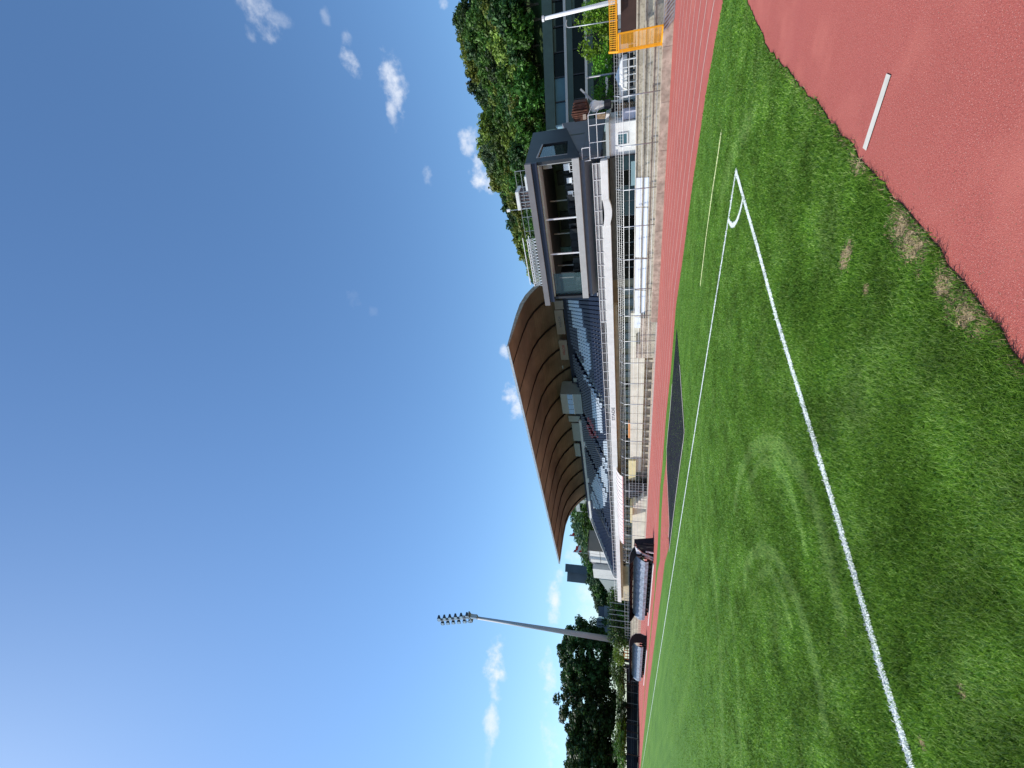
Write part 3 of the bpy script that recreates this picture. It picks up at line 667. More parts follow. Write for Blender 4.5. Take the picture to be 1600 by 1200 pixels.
# panels high on the back wall
def bp(name, X0, X1, Y0, Y1, y, m, d=.15):
    a = ony(X1, Y1, y); c = ony(X0, Y0, y); return MB().box(a[0], c[0], y-d, y, min(a[2], c[2]), max(a[2], c[2])).build(name, m, gs)
yb = YB-.05
for (X0, X1, Y0, Y1) in ((866, 884, 484, 521), (873, 889, 531, 561), (866, 881, 470, 482)): bp('sign_panel', X0, X1, Y0, Y1, yb, TAUPE)
for (X, Y, s, m_) in ((875, 503, 'VALOR', TXT), (881, 547, 'VALOR', TXTR)):
    p = ony(X, Y, yb-.16); txt(s, .5, m_, front(p[0], yb-.16, p[2]), gs, sx=1.1)
bp('sign_panel', 896, 902, 590, 596, yb-.3, SOFFIT)
bp('pale_panel', 888, 907, 649, 658, yb, SOFFIT); bp('pale_panel', 893, 908, 660, 688, yb, SOFFIT); bp('pale_panel', 897, 908, 692, 712, yb, SOFFIT)
# long pale band below the roof at the far part
a = ony(907, 655, yb-.3); c = ony(933, 790, yb-.3)
MB().box(-80, ony(915, 655, yb-.3)[0], yb-.6, yb-.3, 8.3, 9.35).build('pale_band', WHITE, gs)
# commentary cabin hanging under the roof
cy = 42.6
cb = thing('commentary_cabin', 'pale grey cabin with a blue window band hanging under the grandstand roof', 'cabin', (ony(893, 632, cy)[0], cy, 9))
A = ony(911, 647, cy); Bq = ony(875, 616, cy); zt, zb_ = Bq[2], A[2]
MB().box(A[0], Bq[0], cy, cy+2.6, zb_, zt).build('cabin_body', SOFFIT, cb, bevel=.03)
w0 = ony(898, 646, cy)[2]; w1 = ony(886, 617, cy)[2]
for i in range(4):
    a_ = A[0]+(Bq[0]-A[0])*(i/4+.01); b_ = A[0]+(Bq[0]-A[0])*((i+1)/4-.01); MB().box(a_, b_, cy-.03, cy, w0, w1).build('cabin_window', GLB, cb)
MB().box(A[0]-.05, Bq[0]+.05, cy-.06, cy-.03, w0-.06, w0).build('window_sill', WHITEM, cb)
# white clutter on the front deck: bright stairs and low wall
ws = thing('white_stair', 'white painted stair and low wall on the grandstand front deck', 'stairs', (ony(950, 700, 32.4)[0], 32.3, 3.8))
for i in range(9):
    x = ony(950, 672+9*i, 32.5)[0]; MB().box(x-1.1, x, 32.2+.08*i, 33.3, 3.8, 4.25+.09*(i % 3)).build('white_step', WHITE, ws)
    MB().tube((x, 32.1, 3.9), (x-.4, 32.2, 4.75), .03).build('rail_post', WHITEM, ws)
MB().box(ony(950, 742, 32.3)[0], ony(950, 736, 32.3)[0], 32.0, 32.3, 3.93, 4.6).build('dark_box', DARK, ws)
# pale ribbed awning below the deck edge
aw = thing('awning', 'pale ribbed awning sloping out below the far deck edge', 'awning', (ony(965, 790, 31)[0], 31, 3))
xa0, xa1 = ony(966, 842, 31)[0], ony(966, 736, 31)[0]
prf = [(31.45, 3.5), (30.9, 3.3), (30.5, 3.05), (30.3, 2.8)]
b = MB()
for (y0, z0), (y1, z1) in zip(prf, prf[1:]): b.add([(xa0, y0, z0), (xa1, y0, z0), (xa1, y1, z1), (xa0, y1, z1)], [(0, 1, 2, 3)])
b.build('awning_cloth', mat('pink_white_cloth', (.72, .62, .6), .8, .08, 2), aw)
b = MB(); x = xa1
while x > xa0:
    for (y0, z0), (y1, z1) in zip(prf, prf[1:]): b.bar((x, y0-.01, z0+.03), (x, y1-.01, z1+.03), .06)
    x -= .9
b.build('awning_rib', WHITE, aw)
MB().box(xa0, xa1, 30.28, 30.3, 2.7, 2.8).build('awning_edge', PINKM, aw)
# orange mats behind the parapet
MB().box(ony(985, 684, 31)[0], ony(985, 660, 31)[0], 30.9, 31.4, 1.6, 2.12).build('crash_mat', ORG, None, 'orange mat standing behind the cream parapet wall', 'mat', bevel=.06)
# ------------------------------------------------------------------ press box
BX1, BX0, BY = -9.65, -20.5, 31.3
pb = thing('press_box', 'dark grey press box with long open window front above the deck', 'press box', (-15, 34, 4))
zS0, zS1 = ony(905, 252, BY)[2], ony(893.5, 250, BY)[2]
zT1 = ony(820, 256, BY)[2]; zT0 = ony(836, 256, BY)[2]
RB = 38.6; zrb = ony(820, 256, BY)[2]+.55
# side wall at right (with window opening), stepped to avoid coplanar faces
def side(x, th, tag_=''):
    b = MB()
    zc0, zc1 = 6.1, 8.25; yc0, yc1 = 32.2, 35.2
    low = lambda y: zS0-.1+(y-BY)*(6.75-zS0)/(38-BY)
    top = lambda y: zT1+(y-BY)*.075
    def pp(pts): b.prism([(x, y, z) for y, z in pts], (th, 0, 0))
    pp([(BY+.05, low(BY)), (RB, low(RB)), (RB, zc0+1.0), (yc1, zc0+.25), (yc0, zc0), (BY+.05, zc0)])
    pp([(BY+.05, zc1), (yc1, zc1), (RB, zc1), (RB, top(RB)), (BY+.05, top(BY))])
    pp([(yc1, zc0+.25), (RB, zc0+1.0), (RB, zc1), (yc1, zc1)])
    pp([(BY+.05, zc0), (yc0, zc0), (yc0, zc1), (BY+.05, zc1)])
    return b
side(BX1-.2, .2).build('side_wall', DARK, pb); side(BX0, .2).build('side_wall', DARK, pb)
w_ = MB().box(BX1-.12, BX1-.1, 32.2, 35.2, 6.1, 8.25).build('side_window', glass('tint_glass', (.02, .03, .03), .05, .5, .55), pb)
MB().box(BX1-.1, BX1+.02, 32.2, 35.2, 8.17, 8.25).box(BX1-.1, BX1+.02, 32.2, 32.28, 6.1, 8.17).build('side_window_frame', SILL, w_)
MB().prism([(BX0+.2, BY-.1, zT0+.38), (BX0+.2, RB, zrb-.15), (BX0+.2, RB, zrb), (BX0+.2, BY-.1, zT0+.55)], (BX1-BX0-.4, 0, 0)).build('box_roof', SLATE, pb)
MB().box(BX0-.45, BX1+.03, BY-.25, BY+.05, zT0+.27, zT1).build('roof_fascia', LGREY, pb, bevel=.01)
MB().box(BX0-.2, BX1+.02, BY-.12, BY+.0, zT0-.12, zT0+.27).build('roof_fascia', NAVY, pb)
MB().box(BX0+.2, BX1-.2, BY+.06, BY+1.3, zT0-.2, zT0-.1).build('ceiling', mat('pale_green_ceiling', (.55, .68, .66), .7, .04), pb); MB().box(BX0+.2, BX1-.2, BY+1.3, RB, zT0-.25, zT0-.1).build('ceiling', mat('shaded_ceiling', (.07, .085, .08), .8, .1), pb)  # rear ceiling darkened: dimness of the deep interior put into its colour
MB().box(BX0, BX1-.02, BY-.1, BY+.15, zS0, zS1).build('front_sill', SILL, pb, bevel=.02)
MB().box(BX0+.2, BX1-.2, BY+.15, RB, zS0-.1, zS0+.1).build('floor', LGREY, pb)
MB().prism([(BX0+.1, BY+.15, zS0), (BX0+.1, BY+2.0, zS0-.1), (BX0+.1, BY+2.2, 3.8), (BX0+.1, BY+1.9, 3.8), (BX0+.1, BY+.1, zS0-.3)], (BX1-BX0-.35, 0, 0)).build('sloped_underside', mat('blue_grey_panel', (.12, .145, .18), .6, .05), pb)
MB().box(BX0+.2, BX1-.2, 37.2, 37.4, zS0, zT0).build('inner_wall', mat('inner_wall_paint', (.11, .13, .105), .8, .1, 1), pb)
bpz = (zS1+zT0)/2
for i, Y in enumerate((340.5, 395.5)):
    x = ony(880, Y, BY+.3)[0]; MB().box(x-.05, x+.05, BY+.2, BY+.3, zS1, zT0-.1).build('window_post', WHITEM, pb)
x = ony(880, 253, BY+.3)[0]; MB().box(BX1-.3, BX1-.22, BY+.2, BY+.28, zS1, zT0-.1).build('window_post', SILL, pb)
for Y in (313, 365, 415, 434): x = ony(880, Y, 34)[0]; MB().box(x-.04, x+.04, 34, 34.1, zS1, zT0-.2).build('inner_post', SILL if Y != 434 else WHITEM, pb)
MB().box(BX0+.22, BX0+2.2, BY+.28, BY+.3, zS1, zT0-.1).build('end_glazing', glass('clear_green', (.05, .09, .09), .05, .5, .5), pb)
MB().box(-17.2, -15.6, 37.1, 37.2, zS1+.6, zT0-.4).build('wall_screen', BLACK, pb); MB().box(-13.4, -12.3, 37.1, 37.2, zS1+.6, zT0-.5).build('wall_screen', BLACK, pb)
MB().box(-19.0, -18.3, 36.0, 36.1, zS1-.1, zT0-.3).build('banner', mat('banner_cloth', (.1, .2, .21), .7, .3, 5), pb)
MB().box(BX1-.9, BX1-.3, 32.6, 32.7, 7.3, 8.0).build('notice', SILL, pb)
# chairs and small tables inside
def chair_mesh():
    b = MB(); b.box(-.22, .22, -.22, .22, .43, .47); b.box(-.22, .22, .18, .22, .47, .9)
    for sx in (-.2, .2):
        for sy in (-.2, .2): b.box(sx-.015, sx+.015, sy-.015, sy+.015, 0, .43)
    return b
def small_thing(name, b, m, loc, label, cat, group):
    me = bpy.data.meshes.new(name); me.from_pydata(b.v, [], b.f); me.materials.append(m); me.update(); o = bpy.data.objects.new(name, me); COL.objects.link(o); o.location = loc
    return tag(o, label, cat, group)
ch0 = small_thing('chair', chair_mesh(), BLACK, (-11, 32.6, zS0+.1), 'black chair inside the press box', 'chair', 'chairs inside the press box')
for i in range(34):
    c = ch0.copy(); COL.objects.link(c); c.location = (-10.6-.62*(i % 15)-rng.uniform(0, .3), 32.5+.95*(i//15)+rng.uniform(-.2, .2), zS0+.1+.18*(i//15)); c.rotation_euler = (0, 0, rng.uniform(-.7, .7)+3.14); c.scale = (1.1, 1.1, 1.15)
chw = [(ony(890, Y, BY+.7)[0]) for Y in (262, 283, 303, 437, 445, 455)]
c0 = small_thing('stool', chair_mesh(), WHITEM, (chw[0], BY+.7, zS0+.28), 'white chair just inside the press box sill', 'chair', 'white chairs at the press box sill')
for x in chw[1:]: c = c0.copy(); COL.objects.link(c); c.location = (x, BY+.7, zS0+.28); c.scale = (.8, .8, .85); c.rotation_euler = (0, 0, rng.uniform(-.5, .5))
# lower grey wall beyond the box side
MB().prism([(BX1-.22, 32.0, 3.9), (BX1-.22, 41, 3.9), (BX1-.22, 41, 7.4), (BX1-.22, 38, 6.7), (BX1-.22, 32.0, zS0-.12)], (-.25, 0, 0)).build('lower_side_wall', LGREY, pb)
# roof equipment
zr = zT1
tr = thing('roof_truss', 'white steel lattice rail along the press box roof edge', 'truss', (-18, 31.6, zr))
x0, x1 = ony(825, 447, 31.6)[0], ony(815, 374, 31.6)[0]
b = MB(); 
for z, y in ((zr+.05, 31.5), (zr+.75, 31.5), (zr+.75, 32.1), (zr+1.15, 31.8)): b.tube((x0, y, z), (x1, y, z), .035, 6)
b.build('chord', WHITEM, tr)
b = MB(); n = 16
for i in range(n):
    xa_ = x0+(x1-x0)*i/n; xb_ = x0+(x1-x0)*(i+1)/n
    b.tube((xa_, 31.5, zr+.05), (xb_, 31.5, zr+.75), .022, 5).tube((xb_, 31.5, zr+.05), (xb_, 31.5, zr+.75), .02, 5).tube((xa_, 31.5, zr+.75), (xb_, 31.5, zr+.05), .018, 5)
b.build('lattice', WHITEM, tr)
rr = thing('roof_railing', 'thin galvanised railing on the right of the press box roof', 'railing', (-13, 31.8, zr))
b = MB(); x = -10.2
while x > x1-.2: b.tube((x, 31.8, zr), (x, 31.8, zr+.9), .016, 6); x -= 1.1
for z in (.5, .9): b.tube((-10.2, 31.8, zr+z), (x1, 31.8, zr+z), .016, 6)
b.build('rail', GALV, rr)
xa_, xb_ = ony(815, 326, 32)[0], ony(808, 301, 32)[0]; zz = ony(806, 305, 32)[2]
ac = thing('rooftop_unit', 'white topped ventilation unit with dark grille on the press box roof', 'ventilation unit', ((xa_+xb_)/2, 32.5, zr))
MB().box(xa_, xb_, 32, 33, zr, zz-.28).build('grille', mat('brown_grille', (.13, .09, .09), .7, .4, 14), ac); MB().box(xa_-.08, xb_+.08, 31.9, 33.1, zz-.28, zz).build('hood', WHITE, ac, bevel=.02)
b = MB()
for i in range(6): b.box(xa_+(xb_-xa_)*i/5-.015, xa_+(xb_-xa_)*i/5+.015, 31.96, 32, zr, zz-.28)
b.build('grille_bar', GALV, ac)
MB().box(xb_+.15, -10.6, 31.7, 33, zr+.01, zr+.28).build('roof_panel', WHITE, None, 'low white panel lying on the press box roof', 'panel')
ms = thing('antenna', 'thin mast on the press box roof', 'antenna', (ony(800, 329, 33)[0], 33, zr)); p = ony(795, 329, 33)
MB().tube((p[0], 33, zr), (p[0], 33, p[2]), .025, 6).build('mast', GALV, ms); MB().box(p[0]-.1, p[0]+.1, 32.95, 33.05, p[2]-.1, p[2]+.15).build('sensor', WHITEM, ms)
# ------------------------------------------------------------------ white hut, balcony
hx0, hx1 = -10.0, -8.1
hut = thing('white_hut', 'white rendered hut with a small square window beside the press box', 'hut', (-9, 33, 1.67))
MB().box(hx0, hx1, 31.8, 34.5, 1.67, 3.3).build('wall', WHITE, hut)
MB().box(hx0-.05, hx1+.15, 31.6, 34.6, 3.3, 3.5).build('roof', SOFFIT, hut)
wn = MB().box(-9.35, -8.75, 31.77, 31.8, 2.2, 2.75).build('window', GLT, hut); MB().box(-9.4, -8.7, 31.74, 31.77, 2.14, 2.2).box(-9.4, -8.7, 31.74, 31.77, 2.75, 2.8).box(-9.4, -9.35, 31.74, 31.77, 2.2, 2.75).box(-8.75, -8.7, 31.74, 31.77, 2.2, 2.75).build('window_frame', WHITEM, wn)
MB().box(-10.06, -10.0, 31.65, 31.8, 1.67, 3.3).build('downpipe', BLACK, hut)
MB().box(-8.05, -7.6, 32.1, 33, 1.67, 2.5).build('side_annex', mat('lilac_wall', (.5, .5, .6), .7, .05), hut)
bl_ = thing('balcony_railing', 'white tubular balcony railing on the hut roof', 'railing', (-9, 31.7, 3.5))
b = MB()
for x in (-9.95, -9.0, -8.0, -7.4): b.bar((x, 31.7, 3.5), (x, 31.7, 4.55), .035)
for z in (4.55, 4.05): b.bar((-9.95, 31.7, z), (-7.4, 31.7, z), .035)
b.bar((-7.4, 31.7, 4.55), (-6.9, 32.6, 4.2), .03).bar((-7.4, 31.7, 4.05), (-6.9, 32.6, 3.7), .03)
b.build('rail', WHITEM, bl_)
b = MB()
for z in (4.55, 5.05): b.bar((-10.0, 31.5, z), (-9.2, 31.5, z), .04)
for x in (-10.0, -9.2): b.bar((x, 31.5, 4.5), (x, 31.5, 5.05), .04)
b.build('gate_frame', WHITEM, bl_)
# small green glass panel and clutter on the steps below
MB().box(-11.6, -10.1, 30.6, 30.64, 1.67, 1.95).build('low_windbreak', GLP, None, 'low pale green glass strip on the terrace edge', 'windbreak')
MB().box(-11.9, -11.1, 29.6, 30.1, 1.27, 1.62).build('storage_crate', BROWN, None, 'dark brown crate on the terrace steps beside the white boards', 'crate', bevel=.02)
MB().box(-12.3, -11.95, 29.6, 30.1, 1.27, 1.6).build('storage_crate', mat('lilac_plastic', (.42, .4, .5), .6, .05), None, 'lilac grey crate on the terrace steps touching the white boards', 'crate', bevel=.02)
# ------------------------------------------------------------------ figure beside the hut
fy = 33.2
def fp(X, Y, y=fy): return ony(X, Y, y)
fg = thing('figure_sculpture', 'tall brown and white block figure rising behind the wire fence', 'sculpture', (fp(960, 172)[0], fy, 1.67))
xh0, xh1 = fp(905, 188)[0], fp(905, 157)[0]; zh0, zh1 = fp(920, 170)[2], fp(894, 170)[2]
b = MB(); nseg = 9
for i in range(nseg):
    xx = xh0+(xh1-xh0)*(i+.5)/nseg; w = (xh1-xh0)/nseg*.42; dd = .55*math.sin(math.pi*(i+.5)/nseg)+.25
    b.box(xx-w, xx+w, fy-dd, fy+dd, zh0+.1*abs(i-4)/4, zh1-.12*abs(i-4)/4)
b.box(xh0+.1, xh1-.1, fy-.55, fy+.55, zh0+.15, zh1-.2)
b.build('head_block', BROWN, fg, bevel=.04)
MB().box(xh0+.2, xh0+.5, fy-.86, fy-.8, (zh0+zh1)/2-.4, (zh0+zh1)/2-.2).build('pale_slot', TAUPE, fg)
b = MB()
bx0, bx1 = fp(930, 175)[0], fp(930, 156)[0]; zc = [fp(q, 165)[2] for q in (921, 926, 933, 944)]
rad = (bx1-bx0)/2; cxx = (bx0+bx1)/2
rings = [(zc[0], rad*.35), (zc[0]-.1, rad*.75), (zc[1], rad*1.0), ((zc[1]+zc[2])/2, rad*1.05), (zc[2], rad*.85), (zc[3], rad*.6)]
vs = []
for z, r_ in rings: vs += [(cxx+r_*math.cos(2*math.pi*i/20), fy+r_*.8*math.sin(2*math.pi*i/20), z) for i in range(20)]
b.add(vs, [(20*k+i, 20*k+(i+1) % 20, 20*k+20+(i+1) % 20, 20*k+20+i) for k in range(len(rings)-1) for i in range(20)]+[tuple(range(20))])
b.build('body_dome', WHITE, fg, smooth=True)
MB().box(cxx-rad*.6, cxx+rad*.6, fy-.4, fy+.4, fp(955, 165)[2], zc[3]).build('dark_middle', BLACKM, fg, bevel=.05)
a = fp(934, 178); c = fp(947, 172)
MB().bar((a[0], fy-.5, a[2]), (a[0]-.05, fy-.5, c[2]), .3).build('arm', BROWNP, fg, bevel=.03); MB().bar((a[0]-.05, fy-.5, c[2]), (a[0]-.1, fy-.5, c[2]-.2), .28).build('cuff', WHITE, fg)
MB().tube((cxx+.1, fy, 1.67), (cxx+.1, fy, fp(955, 165)[2]), .06).build('leg', SOFFIT, fg); MB().tube((cxx-.4, fy, 1.67), (cxx-.4, fy, fp(955, 165)[2]), .12).build('leg', BLACKM, fg)
p0 = fp(925, 157); p1 = fp(907, 139)
MB().bar(p0, p1, .1).build('boom', GREY, fg)
b = MB()
for i in range(9): b.box(fp(970, 190)[0], fp(970, 160)[0], 32.9, 33.0, 1.7+.12*i, 1.79+.12*i)
b.build('slatted_screen', BROWNP, None, 'brown slatted wooden screen behind the fence under the figure', 'screen')
# ------------------------------------------------------------------ cafe area: parasol, kiosk, lamps, young trees
pz = ony(965, 120, 34); ps = thing('parasol', 'large white parasol behind the wire fence', 'parasol', (pz[0], 34, 1.67))
r_ = (ony(970, 84, 34)[0]-ony(970, 150, 34)[0])/2; zt = ony(961, 118, 34)[2]; zl = ony(973, 118, 34)[2]; zv = ony(980, 118, 34)[2]
b = MB(); n = 8; b.add([(pz[0], 34, zt)]+[(pz[0]+r_*math.cos(2*math.pi*i/n+.39), 34+r_*.9*math.sin(2*math.pi*i/n+.39), zl) for i in range(n)]+[(pz[0]+r_*math.cos(2*math.pi*i/n+.39), 34+r_*.9*math.sin(2*math.pi*i/n+.39), zv) for i in range(n)],
    [(0, 1+i, 1+(i+1) % n) for i in range(n)]+[(1+i, 1+n+i, 1+n+(i+1) % n, 1+(i+1) % n) for i in range(n)]); b.build('canopy', WHITE, ps)
MB().tube((pz[0], 34, 1.6), (pz[0], 34, zt), .04).build('pole', WHITEM, ps)
cr = thing('cafe_railing', 'white tubular railing under the white parasol', 'railing', (pz[0], 33, 1.67))
b = MB(); xr0, xr1 = ony(985, 162, 33)[0], ony(985, 92, 33)[0]
for i in range(7): b.bar((xr0+(xr1-xr0)*i/6, 33, 1.67), (xr0+(xr1-xr0)*i/6, 33, 2.55), .035)
for z in (2.55, 2.1): b.bar((xr0, 33, z), (xr1, 33, z), .035)
b.build('rail', WHITEM, cr)
for i in range(4):
    x = xr0+.5+i*.75; small_thing('cafe_chair', chair_mesh(), GREY if i % 2 else WHITEM, (x, 33.9, 1.67), 'metal chair in the shade under the white parasol', 'chair', 'chairs under the parasol')
kx0, kx1 = ony(980, 48, 32.5)[0], ony(980, 4, 32.5)[0]
kb = thing('kiosk', 'low dark brown kiosk with white roof edge behind the yellow fence', 'kiosk', ((kx0+kx1)/2, 33, 1.67))
MB().box(kx0, kx1+3, 32.5, 34.5, 1.67, ony(970, 20, 32.5)[2]).build('kiosk_body', mat('dark_brown', (.05, .025, .02), .6, .1), kb)
MB().box(kx0+.8, kx1+3.2, 32.3, 34.7, ony(970, 20, 32.5)[2], ony(966, 20, 32.5)[2]+.03).build('roof', WHITE, kb)
MB().box(kx0+1.6, kx0+1.9, 32.46, 32.5, 2.2, 2.4).box(kx0+2.2, kx0+2.6, 32.46, 32.5, 2.05, 2.3).build('notice', BOARD, kb)
MB().box(-30, 14, 33.4, 60, 1.3, 1.66).build('cafe_terrace', CONC, kind='structure')
def lamp(name, label, X0, Y0, X1, Y1, y, r, head, m):
    a = ony(X0, Y0, y); c = ony(X1, Y1, y); o = thing(name, label, 'lamp post', (a[0], y, 1.67))
    MB().tube((a[0], y, 1.67), (c[0], y, c[2]), r, 10, r*.75).build('pole', m, o, smooth=True)
    if head == 1:
        MB().path([(c[0], y, c[2]), (c[0]+.06, y, c[2]+.14), (c[0]+.25, y, c[2]+.16), (c[0]+.4, y, c[2]+.1)], .03).build('lamp_head', m, o)
    elif head == 2: MB().tube((c[0], y, c[2]), (c[0], y, c[2]+.12), r*1.2).build('lamp_cap', m, o)
    return o
lamp('mast_pole', 'thick white mast in front of the glass building at the photo edge', 985, -4, 850, 29, 35, .13, 2, WHITEM)
lamp('street_lamp', 'thin grey lamp post with hooked head before the glass building', 975, 31, 889, 43, 36, .035, 1, GALV)
lamp('street_lamp', 'grey lamp post between two young trees behind the parasol', 965, 114, 919, 121, 36, .07, 2, GREY)
# ------------------------------------------------------------------ glass building
A0 = ony(854, 200, 47); A0 = np.array([A0[0], A0[1]]); fa = math.radians(90+77.1-0)
dirR = FW[:2]*math.cos(R(102.9))+RT[:2]*math.sin(R(102.9)); nrm = np.array([-dirR[1], dirR[0]]); 
if nrm@FW[:2] < 0: nrm = -nrm
gb = thing('glass_building', 'dark glass fronted office building with green metal floor bands', 'building', (A0[0]+dirR[0]*10, A0[1]+dirR[1]*10, 0))
def gq(s, d, z): p = A0+dirR*s+nrm*d; return (p[0], p[1], z)
def gbox(s0, s1, d0, d1, z0, z1): return MB().prism([gq(s0, d0, z0), gq(s1, d0, z0), gq(s1, d1, z0), gq(s0, d1, z0)], (0, 0, z1-z0))
def zat(X, Y):  # height of an image row on the facade plane
    d = ray(X, Y); 
    t = ((A0-OC[:2])@nrm)/(d[:2]@nrm); return (OC+d*t)[2], ((OC+d*t)[:2]-A0)@dirR
ztop = zat(854, 195)[0]; LEN = 34
GRN = mat('green_grey_metal', (.05, .085, .075), .5, .1, 1, stain=.3)
gbox(0, LEN, .3, 14, 0, ztop-.3).build('building_core', BLACK, gb)
gbox(-.3, LEN, -.35, 14, ztop-.9, ztop).build('roof', GRN, gb)
fl = [zat(x, y)[0] for x, y in ((885, 192), (914, 100), (945.5, 60), (966, 60))]
lev = [ztop-.9]+fl+[0]
for z in fl: gbox(-.1, LEN, -.2, .35, z-.22, z+.0).build('floor_band', SILL, gb)
for z in fl[:2]: gbox(-.1, LEN, -.12, .33, z-.75, z-.22).build('floor_band', GRN, gb)
s = 0; i = 0
while s < LEN-1:
    w_ = 2.05
    for k in range(4):
        z1 = lev[k]-(.0 if k == 0 else (.75 if k <= 2 else .22)); z0 = lev[k+1]
        if z1-z0 < .3: continue
        m_ = GLT if (k == 0 and i in (0, 1)) or (k == 1 and i in (6,)) or (k == 0 and i == 7) else GLD
        if k == 0 and i in (2,): m_ = GLD
        gl_ = gbox(s+.05, s+w_-.03, .1, .25, z0, z1).build('window', m_, gb)
        if m_ is GLD and rng.random() < .4: gbox(s+.1, s+w_-.1, .05, .09, z1-.25, z1-.02).build('blind', GRN, gl_)
    gbox(s-.03, s+.05, -.02, .3, lev[4], ztop-.9).build('mullion', DARK, gb)
    s += w_; i += 1
gbox(-.15, .0, -.3, 3, 0, ztop-.9).build('corner_panel', GLP, gb)
# ------------------------------------------------------------------ trees
def tree_mesh(seed, R_, Hc, nclump, nleaf, ls, gap=.0, flat=.8, narrow=False):
    """crown: leaf-sized quads gathered in clumps spread through an uneven crown volume, base at z=0"""
    g = np.random.default_rng(seed); cl = []
    while len(cl) < nclump:
        p = g.normal(0, 1, 3); p /= np.linalg.norm(p); r = .45+.55*g.random()**.5
        wob = 1+.14*mnoise.noise(Vector((p[0]*1.7+seed, p[1]*1.7, p[2]*1.7)))
        q = p*r*wob; cl.append((q[0]*R_, q[1]*R_, Hc*(.5+.5*q[2]*flat)))
    cl = np.array(cl); n = nclump*nleaf; rc = R_*1.35/math.sqrt(nclump)*1.5
    c = np.repeat(cl, nleaf, 0); sz = np.repeat(.6+.8*g.random(nclump), nleaf)*rc
    d = g.normal(0, 1, (n, 3)); d /= np.linalg.norm(d, axis=1)[:, None]; rr_ = (.5+.5*g.random(n))[:, None]
    pos = c+d*rr_*sz[:, None]*np.array([1, 1, .75])
    nn = d*.6+g.normal(0, .55, (n, 3))+np.array([0, 0, .35]); nn /= np.linalg.norm(nn, axis=1)[:, None]
    a = np.cross(nn, g.normal(0, 1, (n, 3))); a /= np.linalg.norm(a, axis=1)[:, None]; b_ = np.cross(nn, a)
    s_ = (ls*(.6+.8*g.random(n)))[:, None]
    V = np.stack([pos-a*s_, pos-b_*s_*.55+a*s_*.1, pos+a*s_, pos+b_*s_*.55-a*s_*.1], 1)
    me = bpy.data.meshes.new('crown'); me.vertices.add(n*4); me.vertices.foreach_set('co', V.reshape(-1)); me.loops.add(n*4); me.loops.foreach_set('vertex_index', np.arange(n*4, dtype=np.int32))
    me.polygons.add(n); me.polygons.foreach_set('loop_start', (np.arange(n)*4).astype(np.int32)); me.update(calc_edges=True); return me, cl
def make_tree(name, label, me, cl, m, Ht, Rt, base, group=None, limbs=7):
    t = thing(name, label, 'tree', base, group)
    o = bpy.data.objects.new('crown', me.copy()); o.data.materials.append(m); COL.objects.link(o); o.parent = t; o.location = (0, 0, Ht)
    b = MB(); b.tube((0, 0, -.3), (0, 0, Ht+1.5), Rt, 9, Rt*.7)
    for i in range(limbs):
        c = cl[(i*7) % len(cl)]; b.tube((0, 0, Ht*(.7+.05*i)), (c[0]*.8, c[1]*.8, Ht+c[2]*.8), Rt*.42, 6, Rt*.1)
    me2 = bpy.data.meshes.new('trunk'); me2.from_pydata(b.v, [], b.f); me2.materials.append(BARK); me2.update(); k = bpy.data.objects.new('trunk', me2); COL.objects.link(k); k.parent = t
    return t
# far left big plane trees behind the dark fence
big = [tree_mesh(s_, 9.2, 19, 230, 95, .36) for s_ in (11, 23)]
LT = [(1035, 9.0, 128, 'large dark leafy tree beside the floodlight mast, gaps of sky in its crown'), (1107, 10.5, 132, 'large dark leafy tree second from the floodlight mast'), (1188, 9.5, 126, 'dark leafy tree at the left-hand end of the row, cut by the photo edge'), (1245, 10, 128, 'dark leafy tree just beyond the photo edge')]
prs = [make_tree('tree', LT[i][3], big[i][0], big[i][1], LEAFD, 3.2, .55, (0, 0, 0), 'row of large trees behind the far fence') for i in (0, 1)]
for i, (Y, r_, D, lab) in enumerate(LT):
    p = atd(1000, Y, D*1.08); s_ = r_/9.5; sz_ = (ony(862 if i < 2 else 872, Y, p[1])[2]-3.2)/19.0 if False else None
    topz = atd((860, 861, 872, 880)[i], Y, D*1.08)[2]; k = topz/(3.2+19*1.0)
    o = prs[i] if i < 2 else copy_tree(prs[i-2], (0, 0, 0), 0, 1, lab)
    o.location = (p[0], p[1], 0); o.scale = (s_*1.02, s_*1.02, k); o.rotation_euler = (0, 0, 1.1*i); o['label'] = lab
# shrubs/bright young trees behind the fence at left
sm = [tree_mesh(s_, 2.2, 4.4, 30, 60, .16) for s_ in (31, 37, 41)]
def bush(Y, X0, X1, D, m, lab, idx, nm='shrub', grp=None, w=None):
    p = atd(X1, Y, D); q = atd(X0, Y, D); hh = q[2]-p[2]; t = thing(nm, lab, 'shrub' if nm == 'shrub' else 'tree', (p[0], p[1], p[2]-.1), grp)
    o = bpy.data.objects.new('foliage' if nm == 'shrub' else 'crown', sm[idx][0].copy()); o.data.materials.append(m); COL.objects.link(o); o.parent = t; k = hh/4.6; o.scale = ((w or hh*.5)/2.2,)*2+(k,)
    b = MB(); zb = -p[2]; b.tube((0, 0, zb), (0, 0, hh*.5), .08*max(1, k), 6)
    me2 = bpy.data.meshes.new('stem'); me2.from_pydata(b.v, [], b.f); me2.materials.append(BARK); me2.update(); e = bpy.data.objects.new('trunk', me2); COL.objects.link(e); e.parent = t; return t
